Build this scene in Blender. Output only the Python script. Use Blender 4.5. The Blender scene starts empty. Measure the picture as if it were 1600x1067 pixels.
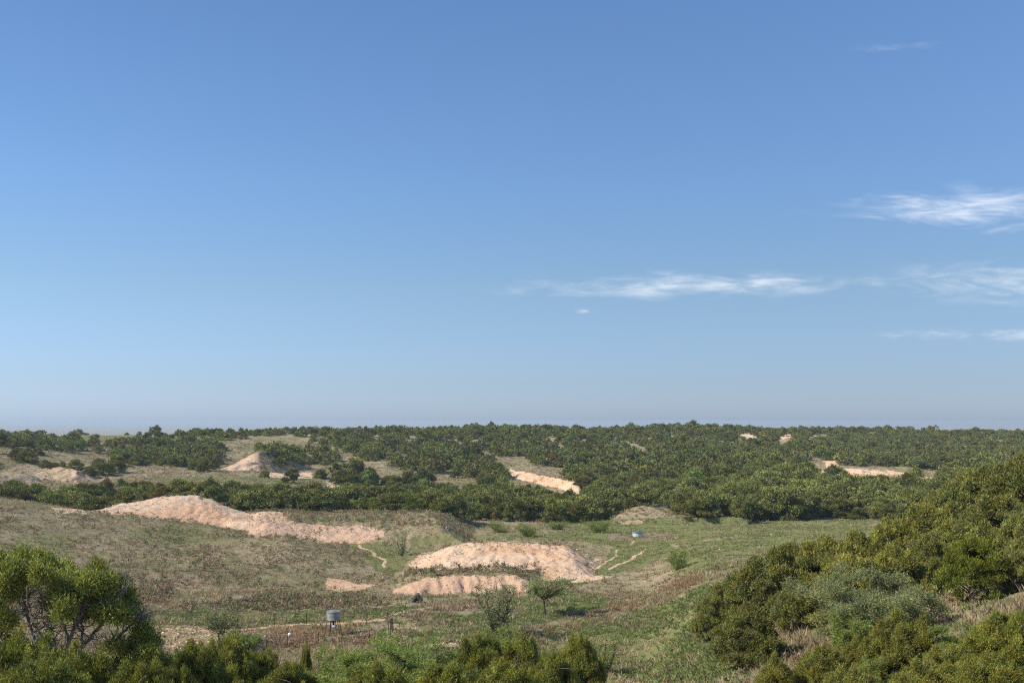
import bpy, math
import numpy as np
from mathutils import Vector

# ------------------------------------------------------------------ camera, sky, sun, exposure
sc = bpy.context.scene
COL = sc.collection
F = 1715.0            # focal length in photograph pixels (1600 wide)
HZ = 657.0            # row of the true horizon in the photograph
CX = 800.0
cd = bpy.data.cameras.new('camera')
cam = bpy.data.objects.new('camera', cd)
COL.objects.link(cam)
cam.location = (0, 0, 0)
cam.rotation_euler = (math.radians(90), 0, 0)
cd.sensor_width = 36.0
cd.lens = 36.0 * F / 1600.0
cd.shift_y = (HZ - 533.5) / 1600.0
cd.clip_start = 0.1
cd.clip_end = 120000.0
sc.camera = cam

SUN_EL = math.radians(38)
SUN_AZ = math.radians(-110)      # from +Y towards +X : the sun stands at the left, slightly behind the camera
sdir = Vector((math.sin(SUN_AZ) * math.cos(SUN_EL), math.cos(SUN_AZ) * math.cos(SUN_EL), math.sin(SUN_EL)))
sl = bpy.data.lights.new('sun', 'SUN')
sl.energy = 4.0
sl.angle = math.radians(0.5)
sl.color = (1.0, 0.94, 0.85)
so = bpy.data.objects.new('sun', sl)
COL.objects.link(so)
so.rotation_euler = sdir.to_track_quat('Z', 'Y').to_euler()
so.location = (-30, 0, 60)

w = bpy.data.worlds.new('World')
sc.world = w
w.use_nodes = True
nt = w.node_tree
bg = nt.nodes['Background']
sky = nt.nodes.new('ShaderNodeTexSky')
sky.sky_type = 'NISHITA'
sky.sun_disc = False
sky.sun_elevation = SUN_EL
sky.sun_rotation = (-SUN_AZ) % (2 * math.pi)
sky.altitude = 800
sky.air_density = 1.0
sky.dust_density = 0.7
sky.ozone_density = 1.5
wb = nt.nodes.new('ShaderNodeMix'); wb.data_type = 'RGBA'; wb.blend_type = 'MULTIPLY'; wb.inputs[0].default_value = 1
wb.inputs[7].default_value = (0.70, 0.92, 1.15, 1)      # the camera's white balance of the sky
tcw = nt.nodes.new('ShaderNodeTexCoord'); sepw = nt.nodes.new('ShaderNodeSeparateXYZ'); nt.links.new(tcw.outputs['Generated'], sepw.inputs[0])
mrw = nt.nodes.new('ShaderNodeMapRange'); nt.links.new(sepw.outputs[2], mrw.inputs[0]); mrw.inputs[1].default_value = 0.0; mrw.inputs[2].default_value = 0.4
rw = nt.nodes.new('ShaderNodeValToRGB'); nt.links.new(mrw.outputs[0], rw.inputs[0])   # dusty lower air dims the sky towards the horizon
rw.color_ramp.interpolation = 'LINEAR'
for k, (p_, c_) in enumerate([(0.0, (.70, .685, .92)), (0.085, (.715, .655, .775)), (0.30, (.90, .78, .72)), (0.52, (.97, .90, .87)), (1.0, (1.05, 1, .98))]):
    e_ = rw.color_ramp.elements[k] if k < 2 else rw.color_ramp.elements.new(p_)
    e_.position = p_; e_.color = (*c_, 1)
wb2 = nt.nodes.new('ShaderNodeMix'); wb2.data_type = 'RGBA'; wb2.blend_type = 'MULTIPLY'; wb2.inputs[0].default_value = 1
nt.links.new(sky.outputs[0], wb.inputs[6]); nt.links.new(wb.outputs[2], wb2.inputs[6]); nt.links.new(rw.outputs[0], wb2.inputs[7]); nt.links.new(wb2.outputs[2], bg.inputs[0])
bg.inputs[1].default_value = 0.085

sc.view_settings.view_transform = 'Standard'
sc.view_settings.look = 'None'
sc.view_settings.exposure = 0.75
sc.view_settings.gamma = 1.0
sc.view_settings.use_curve_mapping = False
try:
    sc.cycles.max_bounces = 6
    sc.cycles.diffuse_bounces = 3
    sc.cycles.transmission_bounces = 3
    sc.cycles.transparent_max_bounces = 12
    sc.cycles.volume_bounces = 1
    sc.cycles.use_denoising = False
    sc.cycles.pixel_filter_type = 'BLACKMAN_HARRIS'
    sc.cycles.filter_width = 1.2
except Exception:
    pass

# ------------------------------------------------------------------ numeric helpers
def vnoise(x, y, seed=0):
    xi = np.floor(x).astype(np.int64); yi = np.floor(y).astype(np.int64)
    fx = x - xi; fy = y - yi
    fx = fx * fx * (3 - 2 * fx); fy = fy * fy * (3 - 2 * fy)
    def h(a, b):
        n = (a * 374761393 + b * 668265263 + seed * 1442695041) & 0xffffffff
        n = ((n ^ (n >> 13)) * 1274126177) & 0xffffffff
        n = n ^ (n >> 16)
        return (n & 0xffff) / 65535.0
    a = h(xi, yi); b = h(xi + 1, yi); c = h(xi, yi + 1); d = h(xi + 1, yi + 1)
    return (a + (b - a) * fx) * (1 - fy) + (c + (d - c) * fx) * fy

def fbm(x, y, octs=4, seed=0):
    s = 0; a = 0.5; t = 0
    for o in range(octs):
        s = s + a * vnoise(x * 2**o + 17.3 * o, y * 2**o - 9.1 * o, seed + o)
        t += a; a *= 0.5
    return s / t          # 0..1

def smooth(a, b, x):
    t = np.clip((x - a) / (b - a), 0, 1)
    return t * t * (3 - 2 * t)

def pchip(x, y, xq):
    """monotone cubic, y may be 2-D (last axis along x)"""
    x = np.asarray(x, float); y = np.asarray(y, float)
    h = np.diff(x); dl = np.diff(y, axis=-1) / h
    m = np.zeros_like(y)
    d0 = dl[..., :-1]; d1 = dl[..., 1:]
    w1 = 2 * h[1:] + h[:-1]; w2 = h[1:] + 2 * h[:-1]
    same = (d0 * d1) > 0
    with np.errstate(all='ignore'):
        mm = (w1 + w2) / (w1 / d0 + w2 / d1)
    m[..., 1:-1] = np.where(same, mm, 0)
    m[..., 0] = dl[..., 0]; m[..., -1] = dl[..., -1]
    xq = np.clip(xq, x[0], x[-1])
    k = np.clip(np.searchsorted(x, xq, side='right') - 1, 0, len(h) - 1)
    t = (xq - x[k]) / h[k]
    t2 = t * t; t3 = t2 * t
    return (y[..., k] * (2*t3 - 3*t2 + 1) + y[..., k+1] * (-2*t3 + 3*t2)
            + m[..., k] * h[k] * (t3 - 2*t2 + t) + m[..., k+1] * h[k] * (t3 - t2))

# ------------------------------------------------------------------ the lie of the land (plan x, y -> height)
NEAR = [(0.5, -1.7), (5, -2.4), (12, -4.2), (20, -6.3), (30, -8.7), (40, -11.2), (50, -13.6), (60, -15.4)]
NEARR = [(0.5, -1.7), (5, -2.5), (12, -4.3), (20, -6.0)]
FARL = [(700, -20), (1100, -45), (2000, -60), (60000, -70)]
def P(lst): return [(d, -(py - HZ) / F * d) for d, py in lst]
LAND = {
 -500: NEAR + P([(70,1060),(85,990),(100,920),(115,860),(130,815),(150,775),(170,760),(190,772),(215,770),(240,745),(280,725),(310,705),(330,695),(360,700),(450,682),(520,680)]) + FARL,
 -150: NEAR + P([(70,1065),(85,998),(100,935),(115,880),(130,835),(150,790),(165,770),(180,782),(200,782),(215,770),(240,750),(280,732),(310,712),(330,698),(360,705),(450,682),(520,680)]) + FARL,
 0: NEAR + P([(70,1067),(85,1000),(100,940),(115,890),(130,850),(150,805),(165,781),(180,792),(200,788),(215,775),(240,757),(280,740),(310,715),(332,697),(360,706),(450,684),(520,682)]) + FARL,
 150: NEAR + P([(70,1067),(85,1000),(100,945),(115,905),(130,870),(150,828),(165,803),(180,815),(200,804),(215,790),(235,768),(270,757),(300,745),(322,723),(345,730),(380,718),(420,700),(470,682),(520,683)]) + FARL,
 300: NEAR + P([(70,1067),(85,1002),(100,955),(115,915),(130,880),(150,845),(165,820),(180,822),(205,803),(225,785),(245,768),(270,757),(300,745),(330,736),(370,720),(420,700),(480,680),(520,680)]) + FARL,
 450: NEAR + P([(70,1065),(85,1005),(95,975),(108,935),(120,905),(135,870),(148,840),(156,846),(170,833),(182,812),(200,800),(225,783),(260,765),(300,752),(330,742),(350,735),(390,722),(430,702),(480,682),(520,680)]) + FARL,
 600: NEAR + P([(70,1062),(85,1000),(95,965),(105,940),(115,925),(130,895),(145,870),(160,848),(172,832),(185,818),(200,802),(225,790),(260,775),(300,760),(340,745),(380,730),(420,710),(470,685),(520,677)]) + FARL,
 700: NEAR + P([(70,1060),(85,995),(95,960),(105,938),(115,928),(125,905),(145,868),(160,850),(180,832),(200,814),(225,803),(260,788),(300,768),(350,745),(400,722),(450,700),(500,682),(560,676)]) + FARL,
 800: NEAR + P([(70,1062),(85,1000),(98,955),(110,932),(120,915),(135,885),(150,862),(170,843),(190,826),(215,808),(240,799),(280,782),(330,758),(390,730),(450,703),(510,680),(570,675)]) + FARL,
 900: NEAR + P([(70,1064),(85,1003),(98,958),(110,925),(125,895),(138,873),(152,858),(170,845),(185,832),(215,811),(240,800),(290,780),(340,757),(400,730),(460,702),(520,679),(580,674)]) + FARL,
 1000: NEAR + P([(70,1062),(85,1001),(98,960),(112,925),(130,892),(150,865),(170,845),(182,836),(200,820),(220,808),(245,799),(290,780),(340,757),(400,730),(460,704),(530,682),(600,676)]) + FARL,
 1100: NEARR + P([(30,1180),(40,1120),(52,1060),(65,995),(82,942),(100,903),(125,870),(155,845),(190,823),(225,808),(245,795),(275,778),(320,755),(380,730),(450,707),(520,692),(640,670)]) + FARL,
 1250: NEARR + P([(30,1165),(38,1105),(47,1050),(57,985),(68,945),(85,900),(110,870),(135,850),(175,828),(220,808),(240,795),(270,775),(300,757),(340,737),(380,728),(450,712),(560,690),(650,675),(720,660)]) + FARL,
 1400: NEARR + P([(28,1150),(40,1058),(48,1000),(56,952),(65,908),(75,880),(90,862),(110,852),(150,836),(220,808),(240,795),(270,775),(300,757),(325,748),(345,744),(400,732),(480,716),(560,700),(650,680),(760,659)]) + FARL,
 1500: NEARR + P([(26,1130),(36,1060),(43,1000),(50,948),(58,905),(66,862),(74,832),(85,812),(110,832),(150,850),(220,812),(250,792),(300,760),(345,748),(400,732),(480,716),(560,700),(650,681),(760,661)]) + FARL,
 1600: NEARR + P([(26,1120),(32,1060),(38,1000),(45,950),(54,905),(62,860),(70,815),(80,785),(95,790),(120,820),(160,830),(220,808),(250,790),(300,762),(345,748),(400,730),(480,714),(560,700),(650,681),(780,659)]) + FARL,
 1800: NEARR + P([(24,1120),(28,1060),(35,980),(42,925),(50,880),(60,830),(70,785),(85,755),(100,765),(130,800),(170,815),(220,800),(250,785),(300,757),(345,744),(400,730),(480,714),(560,698),(650,680),(780,665)]) + FARL,
 2300: NEARR + P([(24,1060),(35,940),(50,850),(65,800),(85,745),(110,752),(150,780),(220,790),(300,757),(400,730),(480,714),(560,698),(650,680),(780,665)]) + FARL,
}
LPX = np.array(sorted(LAND))
LD = np.exp(np.linspace(math.log(0.5), math.log(60000), 1500))
LLD = np.log(LD)
_cols = []
for p_ in LPX:
    a = np.array(LAND[p_])
    _cols.append(pchip(np.log(a[:, 0]), a[:, 1], LLD))
_cols = np.array(_cols)                       # ncol x nd
PXF = np.arange(-500, 2301, 10.0)
ZT = pchip(LPX, _cols.T, PXF).T               # npx x nd
_k = np.exp(-0.5 * (np.arange(-4, 5) / 2.0) ** 2); _k /= _k.sum()
_p = np.pad(ZT, ((4, 4), (0, 0)), mode='edge')
ZT = sum(_k[i] * _p[i:i + ZT.shape[0]] for i in range(9))

# banks and mounds: along px, the foot (row, distance) and the crest (row, distance)
# name, px, foot rows, crest rows, foot distance, crest distance, rill size, back slope, power of the face profile
FEAT = [
 ('left_mound', [128,136,165,200,240,280,310,328,345,365,385,410,430,470], [799,799,800,803,810,816,818,818,817,816,815,818,820,826],
  [799,784,785,785,777,773,774,779,787,795,801,808,812,826], 168, 183, 0.9, 0.16, 0.8),
 ('wash_bank', [385,400,430,460,490,520,560,600,640,680,720,740], [822,822,828,838,847,849,846,840,833,826,816,806],
  [802,800,800,801,802,802,801,801,801,801,801,806], 160, 180, 1.1, 0.1, 0.9),
 ('middle_mound', [628,636,648,662,680,700,725,750,780,820,850,880,900,915,932], [900,899,897,895,894,893,892,891,890,888,886,883,881,879,874],
  [900,893,884,873,863,855,849,846,845,847,849,852,856,861,873], 122, 136, 0.6, 0.22, 0.75),
 ('lower_bank', [604,618,640,665,690,720,760,790,815,835,850], [929,929,929,930,932,933,931,928,920,908,899],
  [929,921,911,902,899,898,897,896,896,896,898], 113.5, 116.4, 0.6, 0.05, 0.55),
 ('grey_mound', [950,962,975,990,1005,1020,1035,1048,1065,1100,1180], [813,813,814,816,816,815,814,812,811,809,808],
  [813,806,798,792,789,788,789,794,800,804,808], 203, 214, 0.6, 0.3, 0.8),
 ('left_bluff', [318,335,350,365,380,395,410,440,500], [744,744,744,744,744,744,743,740,736],
  [744,737,730,723,715,708,705,716,735], 302, 318, 1.5, 0.15, 0.8),
 ('centre_bluff', [742,760,790,820,850,880,900,912], [722,732,746,752,758,772,780,774],
  [719,722,729,736,742,748,752,756], 262, 278, 1.6, 0.12, 0.8),
 ('eroded_slope', [52,65,90,120,150,185,215,235], [742,744,753,761,754,748,745,742],
  [738,729,728,733,736,739,740,740], 300, 316, 2.0, 0.12, 0.8),
 ('eroded_slope', [-80,-40,0,30,50,62], [764,764,762,760,755,748],
  [756,749,744,742,742,745], 300, 312, 2.0, 0.12, 0.8),
 ('right_bluff_b', [1312,1322,1350,1380,1410,1440,1470], [746,750,752,748,746,749,752],
  [738,735,734,735,737,742,749], 296, 318, 1.4, 0.10, 0.8),
]

def px_of(x, y): return CX + F * x / np.maximum(y, 25.0)
def land_base(x, y):
    px = np.clip(px_of(x, y), PXF[0], PXF[-1] - 0.01)
    r = np.maximum(y, 0.5)
    ld = np.clip((np.log(r) - LLD[0]) / (LLD[1] - LLD[0]), 0, len(LLD) - 1.001)
    i = ((px - PXF[0]) / 10).astype(int); fi = (px - PXF[0]) / 10 - i
    j = ld.astype(int); fj = ld - j
    z = (ZT[i, j] * (1 - fi) + ZT[i + 1, j] * fi) * (1 - fj) + (ZT[i, j + 1] * (1 - fi) + ZT[i + 1, j + 1] * fi) * fj
    return z, px

def land(x, y, detail=True):
    """height and, per point, which bank it belongs to (-1 none) and height fraction on its face"""
    x = np.asarray(x, float); y = np.asarray(y, float)
    z, px = land_base(x, y)
    which = np.full(z.shape, -1, int); frac = np.zeros(z.shape)
    # gentle swells and hummocks
    z = z + (fbm(x / 14, y / 14, 3, 5) - 0.5) * 0.9 * smooth(20, 60, y) * (1 - 0.0 * x)
    big = smooth(230, 330, y) * (1 - smooth(700, 1100, y))
    z = z + (fbm(x / 45, y / 45, 3, 11) - 0.5) * 5.0 * big
    for n, (nm, fx, fpy, cpy, db, dc, rill, back, pw) in enumerate(FEAT):
        arr = isinstance(db, np.ndarray)
        lo = db.min() if arr else db; hi = (db.max() + dc) if arr else dc
        m = (px > fx[0]) & (px < fx[-1]) & (y > lo - 12) & (y < hi + 60)
        if not m.any(): continue
        X = x[m]; Y = y[m]; PX = px[m]
        if arr:
            span = dc; db = np.interp(PX, fx, db); dc = db + span
        # rills running down the face, bending its line
        rr = (fbm(X / 2.6, Y / 14, 3, 31 + n) - 0.5) * 2 * rill
        if nm == 'lower_bank': rr = rr + (fbm(X / 0.75 + Y * 0.25, Y / 5, 3, 77) - 0.5) * 2.2 + np.where(fbm(X / 2.2, Y / 30, 2, 78) > 0.6, 0.5, 0)
        rr = rr + (fbm(X / 9, Y / 30, 2, 51 + n) - 0.5) * 3.0 * rill
        D = Y + rr
        zb = -(np.interp(PX, fx, fpy) - HZ) / F * db
        zc = -(np.interp(PX, fx, cpy) - HZ) / F * dc
        cr = np.interp(PX, fx, cpy); ft = np.interp(PX, fx, fpy)
        t = (D - db) / (dc - db)
        face = zb + (zc - zb) * np.clip(t, 0, 1) ** pw
        face = np.where(t > 1, zc - back * (D - dc), face)
        face = np.where(t < 0, zb + 0.75 * (D - db), face)
        lat = np.minimum(PX - fx[0], fx[-1] - PX) * db / F
        face = np.minimum(face, z[m] - 0.15 + (0.55 if n < 5 else 1.6) * lat)
        face = np.where(ft - cr < 0.6, -1e3, face)
        if n not in (3, 4):
            sc_ = 1.5 if n < 5 else 4.0
            gw = X / sc_ + (fbm(X / 5, Y / 5, 2, 15 + n) - 0.5) * 3
            rid = np.abs(fbm(gw, Y / (9 * sc_), 3, 19 + n) - 0.5) * 2
            face = face - (0.20 if n < 5 else 0.8) * np.clip(1 - rid * 3.2, 0, 1) * smooth(-0.1, 0.25, t) * (1 - smooth(0.85, 1.25, t))
            face = face + (0.5 if n < 5 else 1.2) * (fbm(X / 5, Y / 5, 3, 88) - 0.5) * smooth(0.0, 0.4, t)
        up = face > z[m]
        zz = np.where(up, face, z[m]); z[m] = zz
        ww = which[m]; ww[up] = n; which[m] = ww
        ff = frac[m]; ff[up] = np.clip(t, 0, 1.5)[up]; frac[m] = ff
    if detail:
        amp = 0.10 + 0.10 * smooth(100, 300, y)
        z = z + (fbm(x / 1.7, y / 1.7, 3, 3) - 0.5) * 2 * amp * (1 - smooth(600, 1200, y))
        z = z + (fbm(x / 0.55, y / 0.55, 2, 8) - 0.5) * np.where(which >= 0, 0.34, 0.12) * (1 - smooth(250, 400, y))
    return z, which, frac

def _feet():
    for n in range(5, len(FEAT)):
        f = list(FEAT[n]); span = f[5] - f[4]; db = []
        for px, row in zip(f[1], f[2]):
            D = np.arange(215, 420, 0.5); z, _ = land_base((px - CX) / F * D, D)
            r = HZ - z / D * F; ok = np.nonzero(r <= row)[0]
            db.append(D[ok[0]] if len(ok) else f[4])
        db = np.array(db); k = np.polyfit(f[1], db, 1); db = 0.4 * db + 0.6 * np.polyval(k, f[1])
        f[4] = db; f[5] = span; FEAT[n] = tuple(f)
def gz(x, y): return float(land(np.array([x]), np.array([y]))[0][0])
_feet()
_dd = np.concatenate([np.arange(8, 260, 0.25), np.arange(260, 900, 1.0)])
def ground_at(px, py):
    """distance along a sight line at which the ground is met"""
    X = (px - CX) / F * _dd
    z = land(X, _dd)[0]
    row = HZ - z / _dd * F
    ok = np.nonzero(row <= py)[0]
    return float(_dd[ok[0]]) if len(ok) else 500.0

# ------------------------------------------------------------------ mesh helpers
def mesh_tri(name, V, T, mats, col=None, mi=None, smoothf=False, attrs=None):
    V = np.asarray(V, np.float32); T = np.asarray(T, np.int32)
    k = T.shape[1]
    me = bpy.data.meshes.new(name)
    me.vertices.add(len(V)); me.vertices.foreach_set('co', V.ravel())
    me.loops.add(T.size); me.loops.foreach_set('vertex_index', T.ravel())
    me.polygons.add(len(T)); me.polygons.foreach_set('loop_start', np.arange(0, T.size, k, dtype=np.int32))
    try: me.polygons.foreach_set('loop_total', np.full(len(T), k, np.int32))
    except Exception: pass
    for m in (mats if isinstance(mats, (list, tuple)) else [mats]): me.materials.append(m)
    if mi is not None: me.polygons.foreach_set('material_index', np.asarray(mi, np.int32))
    me.polygons.foreach_set('use_smooth', np.full(len(T), bool(smoothf)))
    if col is not None:
        a = me.color_attributes.new('tint', 'FLOAT_COLOR', 'POINT')
        c = np.ones((len(V), 4), np.float32); c[:, :3] = col
        a.data.foreach_set('color', c.ravel())
    for nme, val in (attrs or {}).items():
        a = me.attributes.new(nme, 'FLOAT', 'POINT')
        a.data.foreach_set('value', np.asarray(val, np.float32))
    me.update(calc_edges=True)
    return me

def link(name, me, parent=None, loc=None):
    o = bpy.data.objects.new(name, me); COL.objects.link(o)
    if parent is not None: o.parent = parent
    if loc is not None: o.location = loc
    return o

def tag(o, label=None, cat=None, group=None, kind=None):
    if label: o['label'] = label
    if cat: o['category'] = cat
    if group: o['group'] = group
    if kind: o['kind'] = kind
    return o

def empty(name, loc, rz=0, s=1.0):
    o = bpy.data.objects.new(name, None); COL.objects.link(o)
    o.location = loc; o.rotation_euler = (0, 0, rz); o.scale = (s, s, s)
    o.empty_display_size = 0.3
    return o

class Tris:
    def __init__(s): s.V = []; s.T = []; s.C = []; s.n = 0
    def add(s, V, T, c=None):
        V = np.asarray(V, float); T = np.asarray(T, int)
        s.V.append(V); s.T.append(T + s.n); s.n += len(V)
        s.C.append(np.broadcast_to(np.asarray((1, 1, 1) if c is None else c, float), (len(V), 3)))
    def tube(s, pts, rad, sides=6, c=None, cap=True):
        pts = np.asarray(pts, float); n = len(pts)
        rad = np.broadcast_to(np.asarray(rad, float), (n,))
        tan = np.gradient(pts, axis=0); tan /= np.linalg.norm(tan, axis=1)[:, None] + 1e-9
        ref = np.where(np.abs(tan[:, 2:3]) > 0.9, np.array([[1., 0, 0]]), np.array([[0, 0, 1.]]))
        a = np.cross(tan, ref); a /= np.linalg.norm(a, axis=1)[:, None] + 1e-9
        b = np.cross(tan, a)
        th = np.arange(sides) * 2 * math.pi / sides
        V = (pts[:, None] + rad[:, None, None] * (np.cos(th)[None, :, None] * a[:, None] + np.sin(th)[None, :, None] * b[:, None])).reshape(-1, 3)
        T = []
        for i in range(n - 1):
            for j in range(sides):
                p = i * sides + j; q = i * sides + (j + 1) % sides
                T += [(p, p + sides, q), (q, p + sides, q + sides)]
        if cap:
            for j in range(1, sides - 1):
                T.append((0, j, j + 1)); e = (n - 1) * sides; T.append((e, e + j + 1, e + j))
        s.add(V, T, c)
    def lathe(s, prof, sides=24, c=None):
        th = np.arange(sides) * 2 * math.pi / sides
        V = np.array([[r * math.cos(t), r * math.sin(t), z] for r, z in prof for t in th])
        T = []
        for i in range(len(prof) - 1):
            for j in range(sides):
                p = i * sides + j; q = i * sides + (j + 1) % sides
                T += [(p, q, p + sides), (q, q + sides, p + sides)]
        s.add(V, T, c)
    def box(s, c0, size, c=None):
        x, y, z = c0; a, b, h = [v / 2 for v in size]
        V = [(x + i * a, y + j * b, z + k * h) for i in (-1, 1) for j in (-1, 1) for k in (-1, 1)]
        T = [(0,1,3),(0,3,2),(4,6,7),(4,7,5),(0,4,5),(0,5,1),(2,3,7),(2,7,6),(0,2,6),(0,6,4),(1,5,7),(1,7,3)]
        s.add(V, T, c)
    def mesh(s, name, mat, smoothf=False):
        return mesh_tri(name, np.concatenate(s.V), np.concatenate(s.T), mat, np.concatenate(s.C), smoothf=smoothf)

# ------------------------------------------------------------------ materials
def newmat(name):
    m = bpy.data.materials.new(name); m.use_nodes = True
    n = m.node_tree; n.nodes.clear()
    out = n.nodes.new('ShaderNodeOutputMaterial')
    return m, n, out

def leaf_mat(name, base, var=0.25, trans=0.3, hue=None):
    m, n, out = newmat(name)
    at = n.nodes.new('ShaderNodeAttribute'); at.attribute_name = 'tint'
    oi = n.nodes.new('ShaderNodeObjectInfo')
    mr = n.nodes.new('ShaderNodeMapRange'); mr.inputs[3].default_value = 1 - var; mr.inputs[4].default_value = 1 + var
    n.links.new(oi.outputs['Random'], mr.inputs[0])
    mx = n.nodes.new('ShaderNodeMix'); mx.data_type = 'RGBA'; mx.blend_type = 'MULTIPLY'; mx.inputs[0].default_value = 1
    mx.inputs[6].default_value = (*base, 1)
    n.links.new(at.outputs['Color'], mx.inputs[7])
    vm = n.nodes.new('ShaderNodeVectorMath'); vm.operation = 'SCALE'
    n.links.new(mx.outputs[2], vm.inputs[0]); n.links.new(mr.outputs[0], vm.inputs['Scale'])
    df = n.nodes.new('ShaderNodeBsdfDiffuse'); tr = n.nodes.new('ShaderNodeBsdfTranslucent')
    ms = n.nodes.new('ShaderNodeMixShader'); ms.inputs[0].default_value = trans
    n.links.new(vm.outputs[0], df.inputs[0]); n.links.new(vm.outputs[0], tr.inputs[0])
    n.links.new(df.outputs[0], ms.inputs[1]); n.links.new(tr.outputs[0], ms.inputs[2])
    n.links.new(ms.outputs[0], out.inputs[0])
    return m

def plain_mat(name, base, rough=0.7, metal=0.0, noise=0.25, scale=8.0, spec=0.3, bump=0.0):
    m, n, out = newmat(name)
    b = n.nodes.new('ShaderNodeBsdfPrincipled')
    tc = n.nodes.new('ShaderNodeTexCoord'); nz = n.nodes.new('ShaderNodeTexNoise')
    nz.inputs['Scale'].default_value = scale; nz.inputs['Detail'].default_value = 5
    n.links.new(tc.outputs['Object'], nz.inputs['Vector'])
    r = n.nodes.new('ShaderNodeMapRange'); r.inputs[1].default_value = 0.3; r.inputs[2].default_value = 0.7
    r.inputs[3].default_value = 1 - noise; r.inputs[4].default_value = 1 + noise
    n.links.new(nz.outputs[0], r.inputs[0])
    at = n.nodes.new('ShaderNodeAttribute'); at.attribute_name = 'tint'
    mx = n.nodes.new('ShaderNodeMix'); mx.data_type = 'RGBA'; mx.blend_type = 'MULTIPLY'; mx.inputs[0].default_value = 1
    mx.inputs[6].default_value = (*base, 1); n.links.new(at.outputs['Color'], mx.inputs[7])
    vm = n.nodes.new('ShaderNodeVectorMath'); vm.operation = 'SCALE'
    n.links.new(mx.outputs[2], vm.inputs[0]); n.links.new(r.outputs[0], vm.inputs['Scale'])
    n.links.new(vm.outputs[0], b.inputs['Base Color'])
    b.inputs['Roughness'].default_value = rough; b.inputs['Metallic'].default_value = metal
    b.inputs['Specular IOR Level'].default_value = spec
    if bump:
        bp = n.nodes.new('ShaderNodeBump'); bp.inputs['Strength'].default_value = bump
        n.links.new(nz.outputs[0], bp.inputs['Height']); n.links.new(bp.outputs[0], b.inputs['Normal'])
    n.links.new(b.outputs[0], out.inputs[0])
    return m

M_JUN = leaf_mat('juniper_foliage', (0.215, 0.218, 0.066), 0.18, 0.22)
M_JUNF = leaf_mat('far_juniper_foliage', (0.190, 0.198, 0.062), 0.32, 0.18)
M_OLV = leaf_mat('olive_juniper_foliage', (0.24, 0.23, 0.058), 0.12, 0.25)
M_FG = leaf_mat('bright_juniper_foliage', (0.235, 0.235, 0.055), 0.12, 0.3)  # brighter yellow-green base colour of the foreground junipers
M_MSQ = leaf_mat('mesquite_foliage', (0.235, 0.285, 0.075), 0.1, 0.4)
M_MSQG = leaf_mat('grey_mesquite_foliage', (0.27, 0.29, 0.125), 0.1, 0.35)
M_DRY = leaf_mat('dry_grass_blades', (0.43, 0.34, 0.20), 0.0, 0.3)
M_GRN = leaf_mat('green_grass_blades', (0.180, 0.215, 0.075), 0.0, 0.35)
M_BRS = leaf_mat('brush_twigs', (0.245, 0.20, 0.130), 0.0, 0.15)
M_BARK = plain_mat('juniper_bark', (0.19, 0.165, 0.135), 0.9, 0, 0.35, 14)
M_BARKJ = plain_mat('dark_juniper_bark', (0.14, 0.115, 0.09), 0.9, 0, 0.35, 14)  # darker bark for the library junipers, so their twigs stand out less
M_BARKD = plain_mat('mesquite_bark', (0.055, 0.045, 0.038), 0.9, 0, 0.35, 14)
M_DEAD = plain_mat('bleached_wood', (0.42, 0.38, 0.33), 0.85, 0, 0.25, 10)
M_STONE = plain_mat('pale_stone', (0.50, 0.40, 0.28), 0.9, 0, 0.2, 3)
M_GALV = plain_mat('galvanised_steel', (0.25, 0.27, 0.255), 0.5, 0.3, 0.18, 5, 0.5)
M_IRON = plain_mat('dark_steel', (0.05, 0.045, 0.04), 0.6, 0.3, 0.3, 12)
M_RUST = plain_mat('rusty_steel_post', (0.085, 0.06, 0.045), 0.8, 0.2, 0.4, 9)
M_WHITE = plain_mat('white_plastic', (0.75, 0.74, 0.70), 0.5, 0, 0.08, 9)
M_TGREEN = plain_mat('green_fibreglass', (0.10, 0.21, 0.165), 0.45, 0, 0.15, 6)
M_TWHITE = plain_mat('pale_fibreglass', (0.42, 0.46, 0.45), 0.5, 0, 0.12, 3)
M_WATER = plain_mat('trough_water', (0.03, 0.06, 0.05), 0.08, 0, 0.1, 3, 0.5)

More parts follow.
